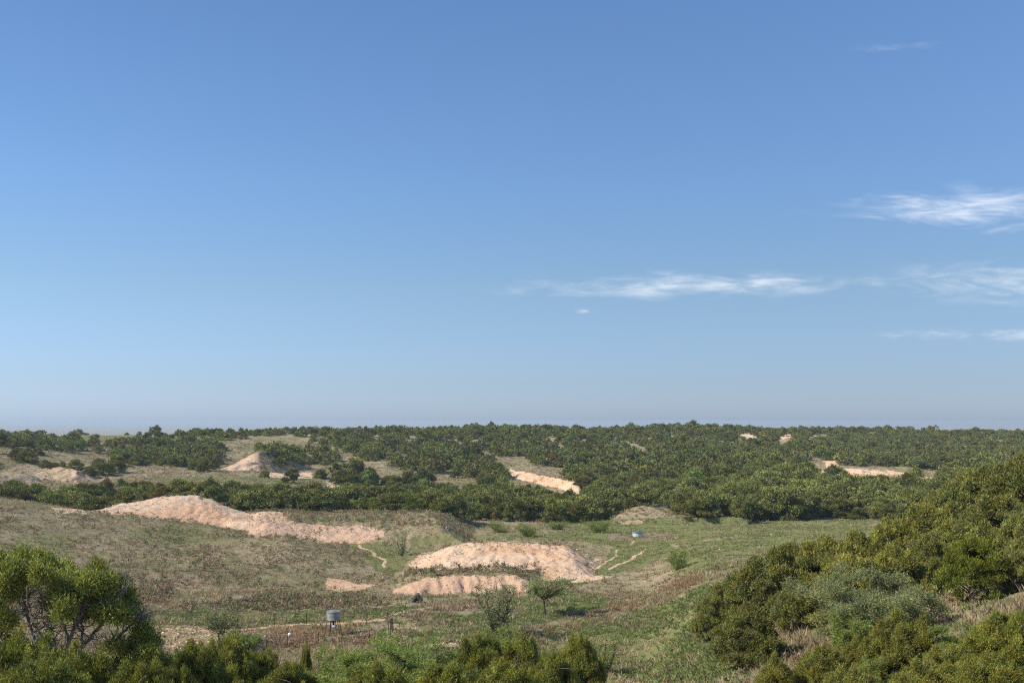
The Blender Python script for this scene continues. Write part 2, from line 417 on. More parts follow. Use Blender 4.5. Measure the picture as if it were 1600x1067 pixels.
def ground_mat():
    m, n, out = newmat('rangeland_soil')
    N = n.nodes.new; L = n.links.new
    tc = N('ShaderNodeTexCoord')
    def attr(nm):
        a = N('ShaderNodeAttribute'); a.attribute_name = nm; return a.outputs['Fac']
    def noise(scale, det=4, rough=0.6, vec=None):
        z = N('ShaderNodeTexNoise'); z.inputs['Scale'].default_value = scale; z.inputs['Detail'].default_value = det
        z.inputs['Roughness'].default_value = rough
        L(vec if vec is not None else tc.outputs['Object'], z.inputs['Vector']); return z.outputs[0]
    def math_(op, a, b=None, c=None):
        q = N('ShaderNodeMath'); q.operation = op
        for i, v in enumerate((a, b, c)):
            if v is None: continue
            if isinstance(v, (int, float)): q.inputs[i].default_value = v
            else: L(v, q.inputs[i])
        return q.outputs[0]
    def ramp(v, lo, hi, a=0.0, b=1.0):
        r = N('ShaderNodeMapRange'); r.interpolation_type = 'SMOOTHSTEP'
        L(v, r.inputs[0]); r.inputs[1].default_value = lo; r.inputs[2].default_value = hi
        r.inputs[3].default_value = a; r.inputs[4].default_value = b; return r.outputs[0]
    def mix(f, a, b):
        x = N('ShaderNodeMix'); x.data_type = 'RGBA'
        if isinstance(f, (int, float)): x.inputs[0].default_value = f
        else: L(f, x.inputs[0])
        for i, v in ((6, a), (7, b)):
            if isinstance(v, tuple): x.inputs[i].default_value = (*v, 1)
            else: L(v, x.inputs[i])
        return x.outputs[2]
    big = noise(0.07, 5); mid = noise(0.45, 5); fine = noise(2.2, 5, 0.75); tiny = noise(7.0, 3, 0.7)
    # dead-grass and soil mottling
    base = mix(ramp(mid, 0.35, 0.65), (0.30, 0.24, 0.145), (0.375, 0.305, 0.19))
    base = mix(ramp(big, 0.42, 0.62), base, (0.23, 0.205, 0.105))
    base = mix(ramp(fine, 0.52, 0.66), base, (0.125, 0.105, 0.072))
    base = mix(ramp(tiny, 0.60, 0.72, 0, 0.6), base, (0.33, 0.28, 0.19))
    def masked(nm, soft=0.12, ns=fine, k=0.7):
        v = math_('ADD', attr(nm), math_('MULTIPLY', math_('SUBTRACT', ns, 0.5), k * 2))
        return ramp(v, 0.5 - soft, 0.5 + soft)
    grn = mix(ramp(fine, 0.4, 0.62), (0.150, 0.170, 0.060), (0.225, 0.215, 0.095))
    base = mix(masked('green', 0.2), base, grn)
    red = mix(ramp(fine, 0.4, 0.6), (0.22, 0.165, 0.115), (0.30, 0.235, 0.165))
    base = mix(masked('red', 0.2), base, red)
    clay = mix(ramp(mid, 0.38, 0.62), (0.64, 0.445, 0.295), (0.69, 0.515, 0.355))
    clay = mix(ramp(big, 0.45, 0.60), clay, (0.63, 0.40, 0.24))
    clay = mix(math_('MULTIPLY', attr('cut'), ramp(fine, 0.35, 0.6, 0.35, 1.0)), clay, (0.54, 0.355, 0.24))
    clay = mix(ramp(fine, 0.56, 0.70, 0, 0.55), clay, (0.42, 0.29, 0.20))
    vo = N('ShaderNodeTexVoronoi'); vo.inputs['Scale'].default_value = 1.3; L(tc.outputs['Object'], vo.inputs['Vector'])
    clay = mix(ramp(vo.outputs['Distance'], 0.10, 0.17, 0.75, 0), clay, (0.13, 0.10, 0.065))
    brk = math_('ADD', math_('MULTIPLY', fine, 0.6), math_('MULTIPLY', tiny, 0.4))
    base = mix(masked('clay', 0.07, brk, 0.75), base, clay)
    df = N('ShaderNodeBsdfDiffuse'); df.inputs['Roughness'].default_value = 0.5
    L(base, df.inputs[0])
    bp = N('ShaderNodeBump'); bp.inputs['Strength'].default_value = 0.9; bp.inputs['Distance'].default_value = 0.35
    L(math_('ADD', fine, math_('MULTIPLY', mid, 0.8)), bp.inputs['Height']); L(bp.outputs[0], df.inputs['Normal'])
    L(df.outputs[0], out.inputs[0])
    return m
M_GROUND = ground_mat()

# ------------------------------------------------------------------ what covers the ground, as outlines
def pin(px, py, poly):
    poly = np.asarray(poly, float); ins = np.zeros(px.shape, bool)
    x0, y0 = poly[-1]
    for x1, y1 in poly:
        c = ((y1 > py) != (y0 > py)) & (px < (x0 - x1) * (py - y1) / (y0 - y1 + 1e-12) + x1)
        ins ^= c; x0, y0 = x1, y1
    return ins
def pdist(px, py, line, ky=2.5):
    """distance to a polyline, rows stretched because the ground is seen at a slant"""
    d = np.full(px.shape, 1e9)
    for (x0, y0), (x1, y1) in zip(line[:-1], line[1:]):
        ax = px - x0; ay = (py - y0) * ky; bx = x1 - x0; by = (y1 - y0) * ky
        t = np.clip((ax * bx + ay * by) / (bx * bx + by * by + 1e-9), 0, 1)
        d = np.minimum(d, np.hypot(ax - t * bx, ay - t * by))
    return d

# value, depth range, outline
CLAYP = [
 (1.0, (150, 172), [(378,803),(400,806),(440,812),(480,815),(520,822),(560,820),(600,830),(598,838),(560,846),(520,850),(490,850),(470,840),(440,830),(400,822),(375,815)]),
 (0.30, (155, 185), [(400,799),(560,799),(600,812),(690,808),(690,826),(600,842),(560,830),(400,812)]),
 (0.95, (95, 135), [(510,903),(540,905),(560,912),(585,912),(560,922),(530,925),(508,920)]),
 (0.45, (95, 135), [(560,905),(610,898),(600,915),(560,922)]),
 (0.8, (118, 150), [(638,880),(660,862),(690,850),(700,856),(660,880),(645,895)]),
 (0.50, (250, 360), [(75,720),(110,722),(180,733),(175,742),(130,750),(120,760),(90,756),(60,745)]),
 (0.46, (250, 360), [(0,740),(40,720),(90,722),(60,760),(0,760)]),
 (0.55, (250, 380), [(210,715),(225,712),(262,718),(262,728),(240,730),(212,722)]),
 (0.75, (250, 400), [(40,700),(60,705),(50,712),(38,708)]),
 (0.47, (60, 110), [(230,978),(330,975),(372,985),(330,1012),(300,1020),(258,1018),(250,1000),(225,990)]),
 (0.44, (60, 110), [(372,982),(420,985),(415,1020),(440,1025),(400,1030),(370,1000)]),
 (0.36, (60, 110), [(250,930),(310,926),(350,928),(350,945),(300,948),(250,950)]),
 (0.46, (60, 120), [(660,1008),(715,1003),(720,1010),(670,1014)]),
 (0.30, (60, 120), [(1005,965),(1085,950),(1110,985),(1085,995),(1060,978),(1010,978)]),
 (0.32, (60, 120), [(1004,968),(1022,970),(1018,980),(1006,976)]),
 (0.30, (50, 120), [(1040,993),(1055,993),(1050,1006),(1038,1002)]),
 (0.75, (80, 150), [(880,912),(905,903),(940,898),(960,901),(905,910),(880,918)]),
 (0.6, (100, 140), [(915,862),(945,858),(940,875),(920,880)]),
 (0.45, (190, 215), [(965,815),(1010,812),(1005,819),(970,820)]),
 (0.8, (160, 185), [(80,793),(130,795),(140,803),(90,803)]),
 (0.75, (290, 420), [(700,690),(745,700),(748,712),(720,712)]),
 (0.8, (300, 600), [(980,696),(995,699),(1010,708),(1000,710),(985,702)]),
 (0.7, (300, 600), [(930,682),(938,683),(955,700),(948,700)]),
 (0.75, (450, 640), [(1150,675),(1165,674),(1185,682),(1170,686),(1152,684)]),
 (0.95, (450, 640), [(1216,684),(1232,675),(1246,676),(1235,683),(1220,688)]),
 (0.7, (450, 640), [(1255,686),(1275,672),(1320,674),(1318,682),(1290,680),(1262,688)]),
 (0.75, (450, 640), [(1490,668),(1500,668),(1503,682),(1495,680)]),
 (0.7, (450, 640), [(1545,673),(1568,674),(1560,681),(1548,680)]),
 (0.55, (280, 420), [(1180,712),(1220,710),(1222,725),(1185,722)]),
 (0.7, (250, 420), [(1190,745),(1215,748),(1218,754),(1195,752)]),
 (1.0, (250, 430), [(1255,707),(1290,708),(1306,717),(1307,732),(1297,740),(1275,744),(1268,741),(1289,733),(1291,722),(1268,714)]),
 (1.0, (250, 430), [(1322,731),(1345,733),(1385,736),(1385,746),(1350,751),(1325,750),(1315,742)]),
 (1.0, (250, 430), [(1385,734),(1420,738),(1465,748),(1462,752),(1410,746),(1385,744)]),
 (0.75, (280, 420), [(420,738),(488,738),(488,748),(420,746)]),
 (0.6, (270, 330), [(510,752),(560,752),(600,768),(560,770),(510,762)]),
 (0.65, (240, 300), [(665,748),(690,750),(690,765),(668,762)]),
]
CLAYL = [   # trails: value, half width (px), depth range, line
 (0.95, 3.5, (60, 110), [(370,985),(400,981),(440,977),(480,975),(520,973),(560,970),(600,967)]),
 (0.85, 3.0, (60, 110), [(230,983),(280,982),(330,984),(370,985)]),
 (0.7, 2.5, (80, 120), [(600,962),(640,953),(670,950)]),
 (0.95, 2.2, (100, 170), [(560,853),(575,860),(590,868),(600,876),(600,885)]),
 (0.95, 2.2, (110, 160), [(952,889),(965,882),(985,874),(1000,865),(1010,858)]),
 (0.8, 1.8, (110, 170), [(985,850),(993,843)]),
 (0.7, 2.2, (110, 160), [(900,905),(930,890),(960,870),(965,858)]),
 (0.75, 3.0, (280, 420), [(110,725),(117,745),(120,758)]),
]
GREENP = [
 (0.9, (140, 235), [(880,818),(950,812),(1060,808),(1180,806),(1370,808),(1360,822),(1240,835),(1130,838),(1050,850),(990,856),(930,850),(880,842)]),
 (0.8, (95, 180), [(960,850),(1040,845),(1060,860),(1000,888),(930,900),(880,935),(840,945),(880,905),(940,885)]),
 (0.75, (60, 110), [(830,925),(950,915),(950,950),(880,965),(800,985),(690,1040),(620,1010),(680,960),(760,955)]),
 (0.6, (60, 110), [(230,955),(330,950),(430,958),(600,948),(680,950),(600,963),(470,972),(370,980),(230,978)]),
 (0.7, (100, 170), [(540,850),(590,846),(640,860),(630,890),(610,900),(585,890),(570,870)]),
 (0.45, (140, 170), [(200,825),(380,822),(440,850),(300,850),(200,845)]),
 (0.5, (210, 330), [(200,760),(330,745),(550,745),(720,770),(700,778),(420,778),(250,775)]),
 (0.5, (60, 110), [(640,990),(720,980),(900,1030),(700,1067),(600,1050)]),
 (0.55, (40, 90), [(960,1000),(1200,990),(1260,1010),(1160,1067),(950,1050)]),
 (0.62, (40, 130), [(930,1067),(960,965),(1060,935),(1110,905),(1120,985),(1200,1010),(1180,1067)]),
 (0.6, (90, 230), [(1060,850),(1250,828),(1380,820),(1380,832),(1250,850),(1110,905),(1050,900)]),
 (0.5, (60, 130), [(830,985),(950,960),(960,1067),(900,1067)]),
 (0.5, (130, 190), [(640,838),(900,830),(900,846),(760,843),(680,850),(640,870)]),
 (0.5, (130, 175), [(30,835),(120,830),(110,870),(20,860)]),
 (0.6, (420, 560), [(60,676),(350,676),(350,690),(100,690)]),
 (0.5, (300, 480), [(395,680),(465,682),(460,700),(400,696)]),
]
REDP = [
 (0.95, (70, 100), [(425,985),(500,978),(545,985),(540,1005),(480,1015),(420,1008)]),
 (0.55, (70, 100), [(540,970),(605,965),(605,1000),(540,1010)]),
 (0.9, (85, 130), [(940,948),(980,938),(1010,932),(1005,952),(970,965),(940,962)]),
 (0.6, (60, 110), [(830,965),(960,950),(950,985),(850,990)]),
 (0.65, (90, 150), [(1030,900),(1080,890),(1100,905),(1080,920),(1030,925)]),
 (0.7, (100, 160), [(1120,870),(1200,860),(1220,872),(1180,890),(1110,895)]),
 (0.6, (80, 140), [(150,900),(300,890),(330,915),(200,925)]),
 (0.7, (70, 110), [(220,920),(260,915),(270,945),(225,950)]),
 (0.45, (140, 190), [(420,840),(560,870),(540,900),(450,880)]),
 (0.8, (165, 200), [(950,833),(1050,832),(1060,842),(950,845)]),
 (0.5, (290, 350), [(90,765),(180,760),(180,775),(90,775)]),
]
def mask(x, y, z, polys, lines=()):
    px = CX + F * x / np.maximum(y, 25); py = HZ - F * z / np.maximum(y, 25)
    jx = (fbm(x / 2.0, y / 2.0, 2, 91) - 0.5) * 12; jy = (fbm(x / 2.0 + 50, y / 3.0, 2, 92) - 0.5) * 6
    px = px + jx * np.clip(90 / np.maximum(y, 30), 0.2, 1); py = py + jy * np.clip(90 / np.maximum(y, 30), 0.2, 1)
    m = np.zeros(x.shape)
    for v, (d0, d1), poly in polys:
        q = np.asarray(poly)
        sel = (y > d0) & (y < d1) & (px > q[:, 0].min()) & (px < q[:, 0].max()) & (py > q[:, 1].min()) & (py < q[:, 1].max())
        idx = np.nonzero(sel)
        if len(idx[0]) == 0: continue
        ins = pin(px[idx], py[idx], poly)
        t = m[idx]; t[ins] = np.maximum(t[ins], v); m[idx] = t
    for v, hw, (d0, d1), line in lines:
        q = np.asarray(line)
        sel = (y > d0) & (y < d1) & (px > q[:, 0].min() - 12) & (px < q[:, 0].max() + 12) & (py > q[:, 1].min() - 6) & (py < q[:, 1].max() + 6)
        idx = np.nonzero(sel)
        if len(idx[0]) == 0: continue
        dd = pdist(px[idx], py[idx], line)
        m[idx] = np.maximum(m[idx], v * (1 - smooth(hw * 0.6, hw * 1.5, dd)))
    return m
def clay_mask(x, y, z, which, frac):
    c = mask(x, y, z, CLAYP, CLAYL)
    px = px_of(x, y)
    n = fbm(x / 1.6, y / 1.6, 3, 61)
    for i, f in enumerate(FEAT):
        s = which == i
        if not s.any(): continue
        nm = f[0]; fr = frac
        if nm == 'left_mound': v = 1.0 - 0.35 * smooth(0.75, 1.0, fr) * (n > 0.5)
        elif nm == 'wash_bank': v = (0.85 - 0.58 * smooth(0.18, 0.50, fr) * smooth(415, 470, px) - 0.6 * smooth(540, 610, px)) * np.ones_like(fr)
        elif nm == 'middle_mound': v = 1.0 - 0.45 * smooth(0.7, 1.0, fr) * (n > 0.48)
        elif nm == 'lower_bank': v = 0.95 - 0.9 * smooth(0.8, 1.0, fr)
        elif nm == 'eroded_slope': v = 0.50 - 0.2 * smooth(0.6, 1.0, fr)
        elif nm == 'left_bluff': v = 0.85 - 0.75 * smooth(398, 412, px) * np.ones_like(fr)
        elif nm == 'grey_mound': v = 0.30 * np.ones_like(fr)
        else: v = 0.92 * np.ones_like(fr)
        v = np.where(fr > 1.03, np.where(nm in ('left_mound', 'middle_mound'), 0.5, 0.2), v)
        c = np.where(s, np.maximum(c, v), c)
    return c

# ------------------------------------------------------------------ the terrain sheet
def terrain():
    uu = np.concatenate([np.linspace(-1.6, -0.52, 50)[:-1], np.linspace(-0.52, 0.52, 940), np.linspace(0.52, 1.6, 50)[1:]])
    rows = [-40.0]
    while rows[-1] < 60000:
        y = rows[-1]
        if y < 20: s = 1.2
        elif y < 100: s = 0.32
        elif y < 200: s = 0.26
        elif y < 340: s = 0.5
        elif y < 800: s = 1.2
        else: s = 0.04 * y
        rows.append(y + s)
    yy = np.array(rows)
    U, Y = np.meshgrid(uu, yy)
    X = U * (Y + 60)
    x = X.ravel(); y = Y.ravel()
    z, which, frac = land(x, y)
    cl = clay_mask(x, y, z, which, frac)
    gr = mask(x, y, z, GREENP) * (cl < 0.4); gr = gr * np.where(px_of(x, y) > 640, 1.2, 1.0)
    rd = mask(x, y, z, REDP) * (cl < 0.4) * 0.85
    nx = len(uu); ny = len(yy)
    cut = np.where(which == 3, 1.0, np.where(which == 1, 0.7, 0.0)) * (1 - smooth(0.8, 1.1, frac))
    i, j = np.meshgrid(np.arange(nx - 1), np.arange(ny - 1))
    a = (j * nx + i).ravel()
    Q = np.stack([a, a + 1, a + 1 + nx, a + nx], 1)
    # which named piece of the land each face belongs to
    qy = y[Q].mean(1); qw = which[Q[:, 0]]; qc = cl[Q].mean(1); qf = frac[Q[:, 0]]
    piece = np.zeros(len(Q), int)
    piece[qy > 240] = 1
    piece[qy > 900] = 2
    for n in range(len(FEAT)):
        piece[(qw == n) & (qf < 1.35)] = 3 + n
    V = np.stack([x, y, z], 1)
    names = ['ground', 'hills', 'plain'] + ['clay_mound', 'clay_bank', 'clay_mound', 'clay_bank', 'earth_mound', 'clay_bluff', 'clay_bluff', 'clay_slope', 'clay_slope', 'clay_bluff']
    for k, nm in enumerate(names):
        q = Q[piece == k]
        if len(q) == 0: continue
        used, inv = np.unique(q, return_inverse=True)
        me = mesh_tri(nm, V[used], inv.reshape(-1, 4), M_GROUND, smoothf=True,
                      attrs={'cut': cut[used], 'clay': cl[used], 'green': gr[used], 'red': rd[used]})
        tag(link(nm, me), kind='structure')
terrain()

# ------------------------------------------------------------------ plants: builders
def leaves(rng, base, dirs, length, width, tint):
    """one slim leaf triangle per base point"""
    n = len(base)
    side = np.cross(dirs, rng.normal(size=(n, 3))); side /= np.linalg.norm(side, axis=1)[:, None] + 1e-9
    L = (length * rng.uniform(0.6, 1.3, n))[:, None]; W = (width * rng.uniform(0.7, 1.3, n))[:, None]
    V = np.empty((n, 3, 3))
    V[:, 0] = base - side * W * 0.5; V[:, 1] = base + side * W * 0.5; V[:, 2] = base + dirs * L
    T = np.arange(n * 3).reshape(-1, 3)
    return V.reshape(-1, 3), T, np.repeat(tint, 3, axis=0)

def foliage(rng, blobs, nclump, per, clump_r, ll, lw, up=0.5, tints=None, shell=0.72, zs=1.0):
    """blobs: array x,y,z,r,squash.  clumps sit on the blobs, leaves fan out of every clump"""
    blobs = np.asarray(blobs, float)
    wgt = blobs[:, 3] ** 2; wgt /= wgt.sum()
    k = rng.choice(len(blobs), nclump, p=wgt)
    d = rng.normal(size=(nclump, 3)); d[:, 2] = np.abs(d[:, 2]) * 0.9 + d[:, 2] * 0.35
    d /= np.linalg.norm(d, axis=1)[:, None]
    r = blobs[k, 3] * rng.uniform(shell, 1.06, nclump) ** 1
    c = blobs[k, :3] + d * r[:, None] * np.array([1, 1, 0.85])
    tv = rng.uniform(0.62, 1.35, nclump)[:, None] * np.ones(3)
    tw = rng.normal(0, 0.05, nclump)
    tv = tv * np.stack([1 + tw, np.ones(nclump), 1 - tw], 1)
    if tints is not None: tv = tv * np.asarray(tints)[k]
    cc = np.repeat(c, per, axis=0); dd = np.repeat(d, per, axis=0); tt = np.repeat(tv, per, axis=0)
    n = len(cc)
    off = rng.normal(size=(n, 3)) * clump_r * 0.5 * np.array([1, 1, zs])
    ld = dd * 0.6 + rng.normal(size=(n, 3)) * 0.5 + np.array([0, 0, up]); ld /= np.linalg.norm(ld, axis=1)[:, None]
    tt = tt * rng.uniform(0.85, 1.15, n)[:, None]
    return leaves(rng, cc + off, ld, ll, lw, tt)

def dome_blobs(rng, H, R, nb, rb, base=0.12, flat=1.0, spire=0.0):
    """blob centres crowding a dome: wide low down, uneven on top"""
    out = []
    tries = 0
    while len(out) < nb and tries < 4000:
        tries += 1
        th = rng.uniform(0, 2 * math.pi); v = rng.uniform(0, 1) ** 0.8
        prof = math.sqrt(max(0.0, 1 - (v ** (1.6 * flat)))) * (0.8 + 0.2 * min(1, v * 5))
        rr = R * prof * math.sqrt(rng.uniform(0.25, 1))
        z = H * (base + (0.97 - base) * v) - rb * 0.6
        p = np.array([rr * math.cos(th), rr * math.sin(th), max(z, rb * 0.5)])
        r = rb * rng.uniform(0.65, 1.25)
        if all(np.linalg.norm((p - q[:3]) / 1.0) > 0.62 * (r + q[3]) * 0.9 for q in out):
            out.append([*p, r])
    if spire:
        for b in list(out):
            if rng.random() < spire:
                jx, jy = rng.normal(0, b[3] * 0.35, 2); out.append([b[0] + jx, b[1] + jy, b[2] + b[3] * 0.8, b[3] * 0.5]); out.append([b[0] + jx, b[1] + jy, b[2] + b[3] * 1.3, b[3] * 0.34]); out.append([b[0] + jx * 1.2, b[1] + jy * 1.2, b[2] + b[3] * 1.75, b[3] * 0.2])
    return np.array(out)

def limbs(rng, tr, ends, r0, sides=6, seg=6, base=(0, 0, 0), c=None, spread=0.15, twigs=3, stems=3):
    """curved stems from the base to every end point, with twigs near the tips"""
    base = np.asarray(base, float)
    for e in ends:
        e = np.asarray(e, float)
        L = np.linalg.norm(e - base)
        b0 = base + np.array([rng.normal(0, spread), rng.normal(0, spread), -0.15])
        t = np.linspace(0, 1, seg)[:, None]
        mid = b0 + (e - b0) * np.array([0.30, 0.30, 0.55]) + rng.normal(0, 0.06 * L, 3)
        pts = (1 - t) ** 2 * b0 + 2 * t * (1 - t) * mid + t * t * e
        pts[1:-1] += rng.normal(0, 0.02 * L, (seg - 2, 3))
        rad = r0 * (1 - 0.82 * t[:, 0]) * rng.uniform(0.6, 1.1)
        tr.tube(pts, rad, sides, c, cap=False)
        for _ in range(twigs):
            k = rng.integers(seg // 2, seg)
            p = pts[min(k, seg - 1)]
            q = p + (rng.normal(size=3) * 0.09 + np.array([0, 0, 0.06])) * L
            tr.tube(np.array([p, (p + q) / 2 + rng.normal(0, 0.02 * L, 3), q]), [rad[min(k, seg - 1)] * 0.6, r0 * 0.13, r0 * 0.05], 4, c, cap=False)

def crown_mesh(name, mat, V, T, C): return mesh_tri(name, V, T, mat, C)

JT = np.array([[1.0, 1.0, 1.0], [1.12, 1.08, 0.9], [0.86, 0.94, 1.0], [1.08, 1.15, 0.95], [0.92, 0.9, 0.9]])
def make_juniper(seed, H, R, lod, mat=None, spire=0.3, bark=None, airy=0.0):
    """returns (crown mesh, trunk mesh); H and R in metres, built at the origin"""
    rng = np.random.default_rng(seed)
    mat = mat or M_JUN
    if lod == 0:   nb, rb, nc, per, cr, ll, lw = 80, 0.36, 6500, 19, 0.15, 0.115, 0.029
    elif lod == 1: nb, rb, nc, per, cr, ll, lw = 60, 0.40, 3800, 13, 0.18, 0.16, 0.048
    elif lod == 2: nb, rb, nc, per, cr, ll, lw = 26, 0.58, 640, 10, 0.30, 0.33, 0.12
    else:          nb, rb, nc, per, cr, ll, lw = 13, 0.80, 95, 7, 0.42, 0.66, 0.34
    s = (H * R * R / (4.0 * 2.2 * 2.2)) ** (1 / 3)
    B = dome_blobs(rng, H, R, nb, rb * s, spire=spire)
    tint = JT[rng.integers(0, len(JT), len(B))] * rng.uniform(0.85, 1.15, (len(B), 1))
    V, T, C = foliage(rng, B, int(nc * s * (1 - airy)), per, cr * (0.8 if lod < 2 else 1), ll, lw, 0.8 if lod < 2 else 0.55, tint, 0.6 if lod < 2 else 0.72, 1.7 if lod < 2 else 1.0)
    cm = crown_mesh('crown', mat, V, T, C)
    tm = None
    if lod <= 1:
        tr = Tris()
        k = min(len(B), 16 if lod == 0 else 9)
        limbs(rng, tr, B[rng.permutation(len(B))[:k], :3], 0.085 * s * (1.2 if lod == 0 else 1), 5, 6, spread=0.2, twigs=4 if lod == 0 else 1)
        tm = tr.mesh('trunk', bark or M_BARKJ)
    return cm, tm

def make_mesquite(seed, H, R, lod, mat, trunk_h=0.3, stems=1, flat=False, dens=1.0, bark=None, leafsize=1.0):
    rng = np.random.default_rng(seed)
    tr = Tris(); base_c = np.array([0, 0, trunk_h * H])
    tips = []
    if stems == 1:
        lean = rng.normal(0, 0.04 * H, 2)
        base_c = np.array([lean[0], lean[1], trunk_h * H])
        tr.tube([[0, 0, -0.2], [lean[0] * .4, lean[1] * .4, trunk_h * H * 0.5], base_c], [0.028 * H, 0.022 * H, 0.02 * H], 7, cap=False)
    n1 = 8 if lod == 0 else 7
    for i in range(n1):
        th = 2 * math.pi * (i + rng.uniform(-.3, .3)) / n1
        el = rng.uniform(0.25, 0.75) if flat else rng.uniform(0.5, 1.1)
        b = base_c if stems == 1 else np.array([0.05 * R * math.cos(th), 0.05 * R * math.sin(th), -0.1])
        z1 = base_c[2] + (H - base_c[2]) * rng.uniform(0.55, 0.9) * math.sin(min(el * 1.3, 1.5))
        e = np.array([R * 0.85 * math.cos(th) * math.cos(el) * 1.2, R * 0.85 * math.sin(th) * math.cos(el) * 1.2, z1])
        t = np.linspace(0, 1, 6)[:, None]
        mid = (b + e) / 2 + np.array([0, 0, -0.08 * H if stems > 1 else 0.02 * H]) + rng.normal(0, 0.05 * H, 3)
        pts = (1 - t) ** 2 * b + 2 * t * (1 - t) * mid + t * t * e
        pts[1:-1] += rng.normal(0, 0.015 * H, (4, 3))
        rad = 0.018 * H * (1 - 0.8 * t[:, 0])
        tr.tube(pts, rad, 5, cap=False)
        for k in range(1, 6):
            for _ in range(3):
                p = pts[k]
                q = p + rng.normal(size=3) * np.array([0.2 * R, 0.2 * R, 0.09 * H]) + np.array([0, 0, 0.06 * H])
                q[2] = min(q[2], H)
                m = (p + q) / 2 + rng.normal(0, 0.015 * H, 3)
                tr.tube([p, m, q], [0.0075 * H, 0.005 * H, 0.0022 * H], 4, cap=False)
                tips.append(q); tips.append(m)
    tips = np.array(tips)
    B = np.concatenate([tips, np.full((len(tips), 1), 0.15 * R)], 1)
    ll, lw = (0.11, 0.03) if lod == 0 else (0.16, 0.055)
    nc, per = (3200, 11) if lod == 0 else (1300, 8)
    V, T, C = foliage(rng, B, int(nc * dens), per, 0.22 if lod else 0.16, ll * leafsize, lw * leafsize, 0.1, None, 0.15)
    return crown_mesh('crown', mat, V, T, C), tr.mesh('trunk', bark or M_BARKD)

def place(name, meshes, x, y, rz, s, label, cat, group=None, sz=None, zoff=0.0):
    o = empty(name, (x, y, gz(x, y) - 0.05 + zoff), rz)
    o.scale = (s, s, sz if sz is not None else s)
    tag(o, label, cat, group)
    for nm, me in zip(('crown', 'trunk'), meshes):
        if me is None: continue
        c = bpy.data.objects.new(nm, me); COL.objects.link(c); c.parent = o
    return o

# library of plants, shared by all that look alike
J0 = [make_juniper(100 + i, 4.0, 2.2, 0, M_FG, spire=sp) for i, sp in enumerate((0.8, 1.0, 0.6))]
J0O = [make_juniper(120 + i, 4.0, 2.2, 0, M_OLV, spire=sp) for i, sp in enumerate((0.6, 0.9))]
J1 = [make_juniper(140 + i, 4.0, 2.2, 1, spire=0.6) for i in range(4)]
J1O = [make_juniper(150 + i, 4.0, 2.2, 1, M_OLV, spire=0.3) for i in range(3)]
J2 = [make_juniper(160 + i, 4.0, 2.2, 2, M_JUNF, spire=0.2)[0] for i in range(7)]
J3 = [make_juniper(180 + i, 4.0, 2.2, 3, M_JUNF, spire=0.15)[0] for i in range(6)]
rngP = np.random.default_rng(4)

def fit(px, pytop, wpx, d, meshes, name, label, cat, group=None, rz=None, H0=4.0, R0=2.2):
    """stand a plant at distance d so that its top and width match what was seen"""
    x = (px - CX) / F * d; zg = gz(x, d)
    H = -(pytop - HZ) / F * d - zg
    R = wpx / F * d / 2
    n = 0
    while H < 1.7 * R and n < 60:          # too squat: the plant stands a little nearer
        d *= 0.992 if n < 22 else 1.0; x = (px - CX) / F * d; zg = gz(x, d); H = -(pytop - HZ) / F * d - zg; R = wpx / F * d / 2; n += 1
    H = max(H, 0.8 * R); R = max(R, H * (0.42 if wpx > 85 else (0.32 if wpx > 40 else 0.12)))
    o = place(name, meshes, x, d, rngP.uniform(0, 6.28) if rz is None else rz, R / R0, label, cat, group, sz=H / H0)
    return o

